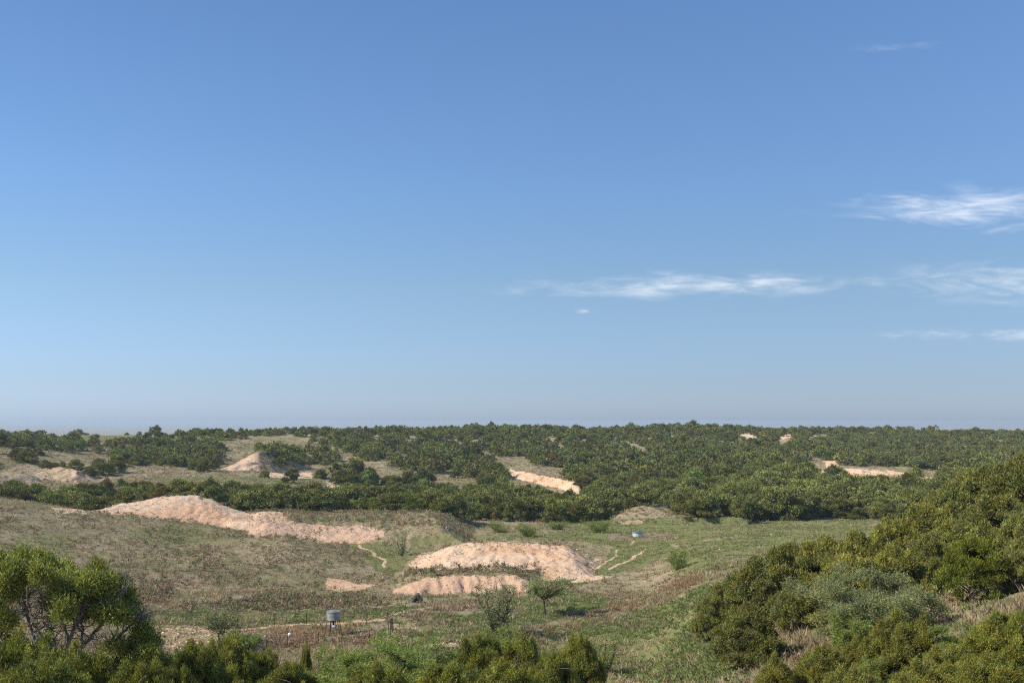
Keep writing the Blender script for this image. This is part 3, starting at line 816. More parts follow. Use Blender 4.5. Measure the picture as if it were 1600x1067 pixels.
# ---- the big broken juniper at the left edge: its crown mapped as separate foliage masses on limbs
def big_juniper():
    d0 = 28.0; rng = np.random.default_rng(7)
    x0 = (95 - CX) / F * d0; z0 = gz(x0, d0)
    S = [(-75,900,34,.5),(-45,880,32,0),(-10,878,27,.3),(15,884,22,-.5),(42,870,22,.2),(70,872,18,.1),(68,890,18,-.6),(95,882,17,.5),(112,893,16,0),(135,905,20,-.4),(155,893,19,.3),
         (168,905,18,-.3),(150,925,20,.1),(120,918,17,.5),(95,915,18,-.4),(25,915,22,.6),(-5,915,26,-.5),(-20,950,28,.2),(5,960,20,-.4),(-40,930,34,.8),(-15,1000,28,0),
         (100,948,17,-.7),(125,948,17,.2),(200,915,12,0),(203,935,15,.3),(190,952,17,-.3),(212,955,14,.1),(222,975,14,-.1),(215,1000,17,.2),(238,990,13,0),(232,1015,19,-.3),
         (250,1030,17,0),(245,1050,20,.4),(200,1025,20,.5),(210,1055,26,-.3),(170,1040,22,.3),(180,1000,13,-.2),(145,1035,17,.2),(60,1015,20,.5),(35,1030,22,-.2),(90,1040,20,.6),(120,1058,20,-.1),(0,1040,26,.3),(225,1085,26,0),(160,1080,28,.2),(255,1075,18,.1),
         (150,872,9,0),(60,860,9,.1),(105,905,22,-.2),(140,940,20,.3),(165,948,20,-.3),(85,930,13,.6),
         (185,903,15,.2),(30,895,22,-.4),(55,885,20,.6),(0,900,26,.8),(-60,960,30,0)]
    B = []; tint = []
    for px, py, r, dz in S:
        d = d0 + dz * 1.8
        py = py + 14; r = r * 0.88
        B.append([(px - CX) / F * d - x0, d - d0, -(py - HZ) / F * d - z0, r / F * d])
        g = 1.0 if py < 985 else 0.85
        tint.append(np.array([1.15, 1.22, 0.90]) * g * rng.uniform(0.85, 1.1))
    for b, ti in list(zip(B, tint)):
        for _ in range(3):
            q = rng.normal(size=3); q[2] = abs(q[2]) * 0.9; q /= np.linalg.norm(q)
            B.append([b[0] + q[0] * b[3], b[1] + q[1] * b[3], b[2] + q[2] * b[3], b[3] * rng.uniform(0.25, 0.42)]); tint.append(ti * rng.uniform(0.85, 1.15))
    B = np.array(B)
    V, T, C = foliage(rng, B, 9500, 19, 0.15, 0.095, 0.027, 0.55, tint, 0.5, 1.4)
    cm = mesh_tri('crown', V, T, M_JUN, C)
    tr = Tris()
    # main stems seen in the gaps
    def at(px, py, dd=0): 
        d = d0 + dd
        return np.array([(px - CX) / F * d - x0, dd, -(py - HZ) / F * d - z0])
    stems = [[(92,1160),(85,1060),(84,1000),(72,950),(60,905),(70,880)], [(92,1160),(95,1070),(110,1000),(125,965),(140,930),(160,900)],
             [(92,1160),(110,1060),(130,1010),(160,975),(185,930),(200,912)], [(92,1160),(70,1050),(50,990),(36,930),(20,890)],
             [(92,1160),(120,1060),(170,1010),(205,975),(222,960)], [(92,1160),(60,1090),(10,1010),(-30,950)],
             [(84,1000),(66,965),(64,930),(40,880)], [(84,1010),(60,985),(45,955),(42,915)], [(110,1010),(100,980),(92,940),(95,905)],
             [(92,1160),(140,1090),(210,1040),(240,1010)], [(130,1010),(128,980),(118,950)], [(150,985),(172,960),(178,935),(196,920)]]
    for i, st in enumerate(stems):
        n = len(st); dd = rng.normal(0, 0.5)
        pts = np.array([at(a, b, dd * k / n) for k, (a, b) in enumerate(st)])
        q = np.linspace(0, n - 1, n * 3)
        P3 = np.stack([np.interp(q, np.arange(n), pts[:, k]) for k in range(3)], 1) + rng.normal(0, 0.02, (n * 3, 3))
        r0 = 0.065 if i < 6 else 0.035
        tr.tube(P3, np.linspace(r0, 0.018, n * 3), 6, cap=False)
        for k in range(n, n * 3):
            for _ in range(6):
                p = P3[k]; q2 = p + rng.normal(size=3) * 0.2 + np.array([0, 0, 0.12])
                tr.tube([p, (p + q2) / 2 + rng.normal(0, 0.05, 3), q2], [0.016, 0.011, 0.005], 4, cap=False)
    tm = tr.mesh('trunk', M_BARK)
    o = place('juniper_tree', (cm, tm), x0, d0, 0, 1, 'largest juniper, with bare grey limbs showing in its gaps, at the left edge', 'tree')
    o.location.z = z0
big_juniper()

# ---- foreground and right-hand slope: every bush on its own
FG = [
 # px, top row, width px, distance, kind, label
 (10, 1000, 250, 21, 'j0', 'bright green leafy juniper in the bottom left corner, under the big broken juniper'),
 (125, 1020, 190, 20, 'j0', 'bright green juniper in front of the trunk of the big broken juniper'),
 (215, 1035, 150, 19, 'j0', 'low yellow green juniper at the lower right foot of the big broken juniper'),
 (60, 1030, 220, 16, 'j0', 'nearest low juniper at the bottom left, cut by the lower photo edge'),
 (305, 1012, 150, 31, 'j0', 'upright juniper with spiky tips just right of the big broken juniper'),
 (355, 998, 120, 34, 'j0', 'darker spiky juniper at the bottom, below the small thin trunked mesquite'),
 (405, 1020, 100, 35, 'j0', 'narrow dark juniper at the bottom, below the left end of the fence'),
 (478, 1010, 26, 36, 'j0', 'very thin spire like young juniper rising at the bottom below the feeder'),
 (262, 1042, 130, 24, 'j0', 'low juniper at the bottom edge between the big broken juniper and the spiky row'),
 (450, 1038, 140, 29, 'j0', 'low green juniper at the bottom edge left of the thin spire'),
 (535, 1018, 150, 36, 'm0', 'bright green feathery mesquite bush, left half of the light clump below the feeder'),
 (628, 994, 190, 38, 'm0', 'tallest bright green feathery mesquite bush, in front of the fence corner'),
 (590, 1012, 180, 33, 'm0', 'bright green feathery mesquite bush in the middle of the light clump'),
 (590, 1045, 190, 26, 'j0', 'juniper at the bottom edge in front of the bright green mesquite clump'),
 (690, 1038, 140, 28, 'j0', 'low juniper at the bottom edge right of the bright green mesquite clump'),
 (755, 995, 120, 34, 'j0', 'tall spiky juniper at the bottom centre, left part of the centre clump'),
 (812, 1003, 125, 34, 'j0', 'tall dark juniper at the bottom centre, right part of the centre clump'),
 (800, 984, 150, 40, 'm0', 'light green mesquite bush rising behind the bottom centre junipers'),
 (903, 994, 66, 34, 'j0', 'narrow upright juniper right of the bottom centre clump'),
 (862, 1022, 110, 29, 'j0', 'low juniper at the bottom edge between the centre clump and the narrow one'),
 (790, 1040, 180, 26, 'j0', 'near low juniper at the bottom edge in front of the centre clump'),
 (1215, 1030, 110, 33, 'o0', 'low olive juniper at the left end of the bottom right thicket'),
 (1285, 1015, 130, 34, 'o0', 'olive brown juniper in the bottom right thicket, left of the rounded one'),
 (1412, 962, 150, 40, 'o0', 'rounded olive juniper dome in front of the grey green mesquite'),
 (1350, 1000, 120, 38, 'o0', 'olive juniper leaning on the left flank of the rounded olive dome'),
 (1480, 1012, 130, 35, 'o0', 'olive brown juniper below the right side of the rounded olive dome'),
 (1330, 1045, 150, 25, 'o0', 'near olive juniper at the bottom edge under the thicket, beside grey dead twigs'),
 (1440, 1040, 160, 26, 'o0', 'near olive juniper at the bottom edge between two lime green bushes'),
 (1500, 975, 130, 41, 'm0', 'light green mesquite bush right of the rounded olive dome'),
 (1470, 1005, 66, 31, 'm0', 'small round lime green mesquite in front of the bottom right thicket'),
 (1352, 1032, 70, 24, 'm0', 'small lime green mesquite at the bottom edge beside grey dead twigs'),
 (1400, 1052, 60, 24, 'm0', 'lowest lime green sprig bush at the bottom edge of the right thicket'),
 (1570, 958, 150, 36, 'j0', 'tall upright green juniper at the right edge of the bottom right thicket'),
 (1630, 940, 110, 38, 'j0', 'tall juniper cut by the right photo edge above the lower corner'),
 (1545, 1035, 180, 25, 'j0', 'near green juniper in the bottom right corner'),
 # right-hand slope, from its lower end to the top
 (1112, 932, 66, 65, 'j1', 'small dark juniper at the lower left end of the slope thicket'),
 (1152, 893, 90, 68, 'j1', 'dark juniper second from the lower end of the slope thicket'),
 (1168, 948, 110, 62, 'j1', 'low spreading juniper in front of the slope thicket, beside bleached dead branches'),
 (1205, 862, 120, 69, 'j1', 'tall dark juniper with bare twigs showing, behind the bleached snag'),
 (1238, 850, 120, 73, 'j1', 'dark juniper rising behind the one with bare twigs showing'),
 (1250, 905, 90, 65, 'j1', 'dark shaded juniper directly behind the bleached snag'),
 (1290, 842, 120, 70, 'o1', 'olive juniper above the left side of the grey green mesquite'),
 (1345, 838, 130, 74, 'o1', 'olive juniper above the middle of the grey green mesquite'),
 (1330, 868, 130, 66, 'o1', 'olive juniper directly behind the grey green mesquite'),
 (1395, 815, 110, 77, 'o1', 'olive juniper on the slope edge where the green field ends'),
 (1400, 858, 120, 68, 'o1', 'mid slope olive juniper above the right end of the grey green mesquite'),
 (1448, 788, 120, 80, 'o1', 'olive juniper on the skyline side of the slope, below the pale bluff'),
 (1450, 840, 110, 71, 'j1', 'green juniper mid slope left of the rounded yellow green one'),
 (1492, 760, 120, 82, 'j1', 'green juniper below the left shoulder of the tall right hand crown'),
 (1490, 810, 110, 74, 'j1', 'green juniper standing over the shaded hollow on the slope'),
 (1545, 727, 150, 82, 'j1', 'tall broad juniper at the upper right, left of the photo edge'),
 (1600, 716, 150, 80, 'j1', 'tallest juniper of the slope, at the right photo edge'),
 (1660, 722, 140, 80, 'j1', 'upper slope juniper mostly beyond the right photo edge'),
 (1560, 775, 120, 75, 'j1', 'broad juniper under the tall upper right crown, over the shaded hollow'),
 (1525, 838, 112, 59, 'y1', 'rounded yellow green juniper with a dark hollow under it, on the dry grass'),
 (1600, 800, 110, 63, 'j1', 'green juniper at the right photo edge above the dry grass'),
 (1590, 852, 70, 58, 'j1', 'small green juniper between the rounded yellow green one and the right photo edge'),
 (1640, 830, 130, 60, 'j1', 'juniper mostly cut by the right photo edge above the dry grass'),
 (1440, 878, 60, 62, 'j1', 'small dark juniper at the upper right corner of the grey green mesquite'),
]
M0 = [make_mesquite(200 + i, 4.0, 2.2, 0, M_MSQ, 0.05, 5, False, 2.2) for i in range(2)]
M_YEL = leaf_mat('yellow_green_juniper_foliage', (0.170, 0.185, 0.032), 0.05, 0.25)
Y1 = [make_juniper(230, 4.0, 2.2, 1, M_YEL, spire=0.15)]
LIB = {'j0': J0, 'o0': J0O, 'j1': J1, 'o1': J1O, 'm0': M0, 'y1': Y1}
cnt = {}
for px, top, wp, d, k, lab in FG:
    i = cnt.get(k, 0); cnt[k] = i + 1
    nm = 'mesquite_bush' if k == 'm0' else 'juniper_shrub'
    fit(px, top, wp * (1.04), d, LIB[k][i % len(LIB[k])], nm, lab, 'bush',
        'mesquite bushes in the foreground' if k == 'm0' else 'junipers of the foreground and right slope')

# the grey green mesquite on the right slope and the single mesquites of the valley
def mesq(px, top, base, wp, seed, lod, mat, label, cat='tree', name='mesquite_tree', d=None, **kw):
    if d is None: d = ground_at(px, base)
    x = (px - CX) / F * d; zg = gz(x, d)
    H = -(top - HZ) / F * d - zg; R = wp / F * d / 2
    return place(name, make_mesquite(seed, H, R, lod, mat, **kw), x, d, rngP.uniform(0, 6), 1.0, label, cat)
mesq(1362, 884, 992, 225, 301, 0, M_MSQG, 'wide feathery grey green mesquite in front of the slope thicket', trunk_h=0.1, stems=5, dens=2.6, d=49)
mesq(1325, 960, 1005, 70, 302, 0, M_MSQ, 'light green mesquite shrub at the foot of the wide grey green mesquite', 'bush', 'mesquite_bush', trunk_h=0.05, stems=5, dens=0.6, d=46)
mesq(775, 900, 992, 96, 303, 1, M_MSQG, 'thin leaved mesquite with dark forked stems below the pale lower bank', trunk_h=0.22, stems=5, dens=0.5)
mesq(852, 890, 962, 76, 304, 1, M_MSQG, 'flat topped mesquite on a single dark trunk right of the forked one', trunk_h=0.36, stems=1, flat=True, dens=0.95)
mesq(342, 946, 1012, 74, 305, 1, M_MSQG, 'thin mesquite with a leaning dark trunk beside the left end of the fence', trunk_h=0.32, stems=1, dens=0.5)
mesq(375, 982, 1018, 60, 306, 1, M_MSQ, 'round green bush between the leaning mesquite and the fence', 'bush', 'mesquite_bush', trunk_h=0.05, stems=5, dens=0.7)
mesq(942, 986, 1052, 50, 307, 1, M_MSQ, 'small sparse mesquite with bare forked stems right of the bottom centre junipers', trunk_h=0.1, stems=5, dens=0.22, leafsize=0.8)
mesq(1058, 856, 890, 36, 308, 1, M_MSQ, 'lone light green mesquite shrub on the open field', 'bush', 'mesquite_bush', trunk_h=0.05, stems=5, dens=0.45)
mesq(628, 822, 868, 34, 309, 1, M_MSQG, 'grey half leafless tree left of the middle clay mound', trunk_h=0.2, stems=5, dens=0.2, bark=M_BARK)
for px, top, base, wp, lab in [(778, 812, 832, 40, 'light green bush right behind the middle clay mound'), (822, 816, 838, 44, 'light green bush behind the right half of the middle clay mound'),
                               (935, 808, 832, 48, 'pale green bush left of the water trough'), (870, 812, 828, 34, 'low pale bush between the middle clay mound and the trough bushes'),
                               (1345, 782, 808, 62, 'pale green mesquite bush at the wood edge where the field narrows'), (1185, 780, 806, 40, 'pale green bush at the foot of the wood behind the field'),
                               (1090, 786, 807, 36, 'small pale bush at the wood edge right of the grey mound')]:
    mesq(px, top, base, wp, int(px), 1, M_MSQ, lab, 'bush', 'mesquite_bush', trunk_h=0.05, stems=5, dens=0.5)

# ------------------------------------------------------------------ juniper woods: world positions, kept where the photograph shows wood
WOOD = [ # density 0..1, depth range, outline for the foot of each tree
 (1.0, (188, 228), [(0,805),(-400,800),(-400,770),(0,768),(60,778),(75,806)]),
 (0.9, (188, 232), [(55,785),(110,775),(195,772),(197,800),(130,806),(60,806)]),
 (1.0, (188, 232), [(205,772),(300,770),(330,775),(500,775),(700,775),(725,800),(722,812),(560,806),(330,806),(200,804)]),
 (1.0, (200, 300), [(500,782),(560,778),(640,777),(640,770),(705,762),(720,740),(800,765),(870,790),(905,790),(900,816),(800,815),(740,818),(640,805),(500,805)]),
 (1.0, (200, 420), [(890,800),(905,760),(880,735),(740,700),(760,690),(940,690),(1100,690),(1250,700),(1255,748),(1180,755),(1180,812),(1050,810),(1030,795),(960,800),(900,818)]),
 (1.0, (205, 330), [(1170,750),(1310,755),(1480,757),(1640,752),(1640,812),(1170,812)]),
 (1.0, (330, 900), [(700,672),(1100,668),(1250,656),(1700,656),(1700,740),(1480,742),(1460,732),(1320,728),(1255,706),(1255,720),(900,730),(740,705)]),
 (1.0, (320, 560), [(225,668),(400,664),(700,664),(740,672),(760,700),(740,716),(690,712),(560,705),(500,700),(470,682),(400,678),(270,685)]),
 (1.0, (440, 560), [(310,664),(430,664),(430,690),(310,690)]),
 (1.0, (260, 420), [(415,722),(420,698),(480,698),(530,710),(525,725),(430,732)]),
 (0.95, (250, 420), [(540,708),(700,712),(740,720),(790,750),(760,762),(720,745),(640,740),(620,725),(560,715)]),
 (0.95, (280, 480), [(170,712),(175,692),(265,690),(335,692),(350,708),(345,725),(380,712),(395,700),(420,700),(418,712),(330,738),(285,732),(200,726)]),
 (0.5, (250, 480), [(-300,690),(-10,685),(60,688),(170,690),(180,712),(130,712),(60,702),(30,712),(20,730),(-300,735)]),
 (0.5, (260, 400), [(20,715),(80,722),(105,735),(60,738),(20,725)]),
 (0.35, (260, 400), [(100,728),(180,730),(185,742),(110,738)]),
 (0.8, (240, 330), [(490,742),(600,748),(600,758),(520,756),(490,750)]),
 (0.6, (240, 330), [(590,745),(680,752),(665,762),(600,762)]),
 (0.12, (420, 560), [(-100,676),(350,674),(350,690),(-100,690)]),
 (0.7, (300, 420), [(400,735),(425,730),(430,742),(400,748)]),
]
NOWOOD = [ # bare faces and clearings, and the strip below them that must stay open to be seen
 ((225, 330), [(745,716),(800,724),(905,748),(914,806),(880,802),(850,792),(790,778),(745,748)]),
 ((280, 420), [(1250,704),(1300,706),(1312,716),(1318,728),(1475,744),(1470,766),(1400,768),(1320,772),(1262,766),(1266,742),(1284,734),(1284,724),(1255,716)]),
 ((270, 420), [(318,768),(325,742),(350,720),(400,700),(412,702),(402,768)]),
 ((300, 700), [(975,692),(1015,704),(1018,722),(985,712)]),
 ((300, 600), [(1150,678),(1180,680),(1182,692),(1154,692)]),
 ((450, 650), [(1214,686),(1230,678),(1244,680),(1236,694),(1216,694)]),
 ((450, 650), [(1256,688),(1275,678),(1300,680),(1290,690),(1258,694)]),
 ((300, 480), [(395,680),(470,680),(470,702),(398,698)]),
 ((240, 330), [(600,728),(680,732),(700,742),(700,756),(640,752),(600,745)]),
 ((240, 420), [(690,688),(748,700),(750,716),(700,712)]),
 ((200, 235), [(950,800),(1060,800),(1060,812),(950,815)]),
 ((450, 650), [(1486,674),(1502,674),(1504,684),(1488,684)]),
 ((450, 650), [(1545,675),(1568,676),(1562,684),(1548,684)]),
]
def wood_positions():
    rng = np.random.default_rng(12)
    pts = []
    for (d0, d1, sp) in ((186, 300, 3.5), (300, 450, 3.9), (450, 900, 5.2)):
        ny = int((d1 - d0) / sp)
        for j in range(ny):
            y = d0 + j * sp
            nx = int(1.3 * y / sp)
            xs = (np.arange(nx) - nx / 2 + (j % 2) * 0.5) * sp
            pts.append(np.stack([xs + rng.uniform(-.42, .42, nx) * sp, y + rng.uniform(-.42, .42, nx) * sp], 1))
    p = np.concatenate(pts); x, y = p[:, 0], p[:, 1]
    z = land(x, y)[0]
    px = CX + F * x / y; py = HZ - F * z / y
    keep = np.zeros(len(x)); qx = px + (fbm(x / 9, y / 12, 3, 301) - 0.5) * 70 * 200 / y; qy = py + (fbm(x / 9 + 40, y / 12, 3, 302) - 0.5) * 22 * 200 / y
    for v, (a, b), poly in WOOD:
        m = (y > a) & (y < b); m[m] = pin(qx[m], qy[m], poly); keep[m] = np.maximum(keep[m], v)
    for (a, b), poly in NOWOOD:
        m = (y > a) & (y < b); m[m] = pin(px[m], py[m], poly); keep[m] = 0
    keep = np.where((keep == 0) & (y > 250) & (py < 775) & (fbm(x / 12, y / 12, 2, 303) > 0.55), np.where(px < 480, 0.05, 0.13), keep)
    for (a, b), poly in NOWOOD:
        m = (y > a) & (y < b); m[m] = pin(px[m], py[m], poly); keep[m] = 0
    clump = fbm(x / 16, y / 16, 2, 44)
    gap = fbm(x / 8, y / 11, 2, 47)
    keep = keep * np.where((y > 245) & (gap < np.where(px > 640, 0.29, 0.34)), 0.12, 1.0)
    ok = rng.random(len(x)) < keep * (0.80 + 0.9 * (clump - 0.42))
    x, y, z, px, py = x[ok], y[ok], z[ok], px[ok], py[ok]
    H = (2.0 + 3.3 * rng.random(len(x)) ** 1.2) * (0.85 + 0.3 * fbm(x / 22, y / 22, 2, 71))
    H = np.where((py > 760) & (px < 740) , H * 0.82, H)
    H = np.where((px > 1080) & (y < 300) , H * 1.15, H)
    H = np.where((py < 745) & (px < 660), H * 0.82, H)
    H = np.where(y > 420, np.minimum(H, np.where(rng.random(len(x)) < 0.07, 5.2, 3.7)), H)
    return x, y, z, px, py, H
wx, wy, wz, wpx, wpy, wH = wood_positions()
order = np.argsort(-(wH / wy))
inview = (wpx > -15) & (wpx < 1615)
sel = [i for i in order if inview[i]][:232]
selset = set(sel)

def region(px, py, d, H):
    size = 'tall' if H > 3.6 else ('low' if H < 2.6 else 'middling')
    if d < 240 and px < 60: return size + ' dark juniper at the left photo edge beyond the brown slope'
    if d < 240 and px < 200: return size + ' dark juniper beyond the left tail of the clay mound'
    if d < 240 and px < 330: return size + ' dark juniper peeping over the crest of the left clay mound'
    if d < 240 and px < 420: return size + ' dark juniper in the band right of the left clay mound'
    if d < 240 and px < 520: return size + ' dark juniper in the band above the clay wash'
    if d < 240 and px < 640: return size + ' dark juniper in the band above the brushy bank'
    if d < 250 and px < 760: return size + ' dark juniper at the right end of the dark band'
    if px < 760: return size + ' juniper around the clearings left of the long centre bluff'
    row = 'front row' if py > 797 else ('second rows' if py > 785 else 'back rows')
    if px < 850: return size + ' juniper, ' + row + ' of the hollow below the long centre bluff'
    if px < 950: return size + ' juniper, ' + row + ' of the wood right below the centre bluff'
    if px < 1060: return size + ' juniper, ' + row + ' of the wood behind the small grey mound'
    if px < 1130: return size + ' juniper, ' + row + ' of the wood above the lone field shrub'
    if px < 1210: return size + ' juniper, ' + row + ' of the wood behind the green field'
    if px < 1290: return size + ' juniper, ' + row + ' of the wood below the curved pale bluff'
    if px < 1370: return size + ' juniper, ' + row + ' of the wood below the winding pale bluff'
    if px < 1450: return size + ' juniper, ' + row + ' of the wood where the field narrows'
    return size + ' juniper, ' + row + ' of the wood beside the right slope'
byl = {}
for i in sel: byl.setdefault(region(wpx[i], wpy[i], wy[i], wH[i]), []).append(i)
names = {}
def ones(lst, base):
    w_ = {1: [''], 2: [', left one', ', right one'], 3: [', left one', ', middle one', ', right one']}.get(len(lst), [''] * len(lst))
    for a, b in zip(lst, w_): names[a] = base + b
for base, lst in byl.items():
    lst.sort(key=lambda a: wpx[a])
    if len(lst) <= 3: ones(lst, base)
    else:
        q = np.array_split(np.array(lst), 3)
        for part, w_ in zip(q, (', left part', ', middle part', ', right part')): ones([int(a) for a in part], base + w_)
for n, i in enumerate(sel):
    o = link('juniper_shrub', J2[n % len(J2)], None, (float(wx[i]), float(wy[i]), float(wz[i]) - 0.25))
    s = float(wH[i]) / 4.0
    k = float(rngP.uniform(0.85, 1.5))
    o.scale = (s * k, s * k, s); o.rotation_euler = (0, 0, float(rngP.uniform(0, 6.28)))
    lab = region(wpx[i], wpy[i], wy[i], wH[i])
    tag(o, names[i], 'bush', lab.replace('juniper', 'junipers', 1))

# the rest of the wood, past counting
def get_mesh(me):
    n = len(me.vertices); V = np.empty(n * 3, np.float32); me.vertices.foreach_get('co', V)
    C = np.empty(n * 4, np.float32); me.color_attributes['tint'].data.foreach_get('color', C)
    return V.reshape(-1, 3), C.reshape(-1, 4)[:, :3]
def scatter(name, protos, X, Y, Z, S, SZ, rng, mat, tintv=None, **tg):
    VV = []; CC = []
    data = [get_mesh(p) for p in protos]
    for i in range(len(X)):
        V, C = data[rng.integers(len(data))]
        a = rng.uniform(0, 6.283); c, s = math.cos(a), math.sin(a)
        q = np.empty_like(V)
        q[:, 0] = (V[:, 0] * c - V[:, 1] * s) * S[i] + X[i]; q[:, 1] = (V[:, 0] * s + V[:, 1] * c) * S[i] + Y[i]; q[:, 2] = V[:, 2] * SZ[i] + Z[i]
        VV.append(q); CC.append(C * (rng.uniform(0.68, 1.32) * np.array([1, 1, 1]) * (1 + rng.normal(0, 0.06, 3)) if tintv is None else tintv[i]))
    V = np.concatenate(VV); C = np.concatenate(CC)
    me = mesh_tri(name, V, np.arange(len(V)).reshape(-1, 3), mat, C)
    o = link(name, me); tag(o, **tg); return o
rng = np.random.default_rng(33)
rest = np.array([i for i in range(len(wx)) if i not in selset])
nearr = rest[wy[rest] < 330]; farr = rest[wy[rest] >= 330]
kk = rng.uniform(0.85, 1.5, len(farr))
scatter('juniper_woodland', J3, wx[farr], wy[farr], wz[farr] - 0.3, wH[farr] / 4 * kk, wH[farr] / 4, rng, M_JUNF, kind='stuff', label='dense juniper wood covering the far hills and ridges')
if len(nearr):
    kk = rng.uniform(1.0, 1.35, len(nearr))
    scatter('juniper_thicket', J2[:5], wx[nearr], wy[nearr], wz[nearr] - 0.3, wH[nearr] / 4 * kk, wH[nearr] / 4, rng, M_JUNF, kind='stuff', label='juniper thicket on the nearer hillsides behind the valley')
print('wood', len(wx), 'ind', len(sel), 'near rest', len(nearr), 'far', len(farr))

# named single trees of the distance
def far_tree(px, base, top, wp, lab, dmin=None):
    d = ground_at(px, base); x = (px - CX) / F * d; z = gz(x, d)
    H = (-(top - HZ) / F * d) - z; R = wp / F * d / 2
    o = link('juniper_tree', J2[int(px) % len(J2)], None, (x, d, z - 0.2)); o.scale = (R / 2.2, R / 2.2, max(H, 1) / 4.0)
    tag(o, lab, 'tree')
far_tree(243, 684, 666, 22, 'lone rounded juniper standing on the grassy skyline at the left')
far_tree(556, 756, 714, 34, 'tall dark upright juniper standing above the grey meadow left of centre')
far_tree(578, 756, 731, 30, 'smaller juniper touching the right side of the tall dark upright one')
far_tree(40, 682, 672, 24, 'dark rounded juniper on the skyline near the left photo edge')

# ------------------------------------------------------------------ ground cover
def tuft(seed, n, h, spread, wdt, lean=0.5, col=0.2):
    r = np.random.default_rng(seed)
    b = np.stack([r.normal(0, spread, n), r.normal(0, spread, n), np.zeros(n) - 0.03], 1)
    d = np.stack([r.normal(0, lean, n), r.normal(0, lean, n), np.ones(n)], 1); d[:, :2] += b[:, :2] / (spread + 1e-6) * 0.25
    d /= np.linalg.norm(d, axis=1)[:, None]
    t = np.ones((n, 3)) * r.uniform(1 - col, 1 + col, n)[:, None]
    V, T, C = leaves(r, b, d, h, wdt, t)
    return mesh_tri('tuft', V, T, M_DRY, C)
T_DRY = [tuft(i, 13, 0.42, 0.13, 0.06) for i in range(5)]
T_GRN = [tuft(20 + i, 12, 0.26, 0.16, 0.07, 0.7) for i in range(5)]
def bushlet(seed):
    r = np.random.default_rng(seed)
    B = np.array([[r.normal(0, .22), r.normal(0, .22), r.uniform(0.1, 0.4), r.uniform(0.16, 0.26)] for _ in range(5)])
    V, T, C = foliage(r, B, 16, 3, 0.12, 0.22, 0.07, 0.4, None, 0.5)
    return mesh_tri('brush', V, T, M_BRS, C)
T_BRS = [bushlet(40 + i) for i in range(6)]

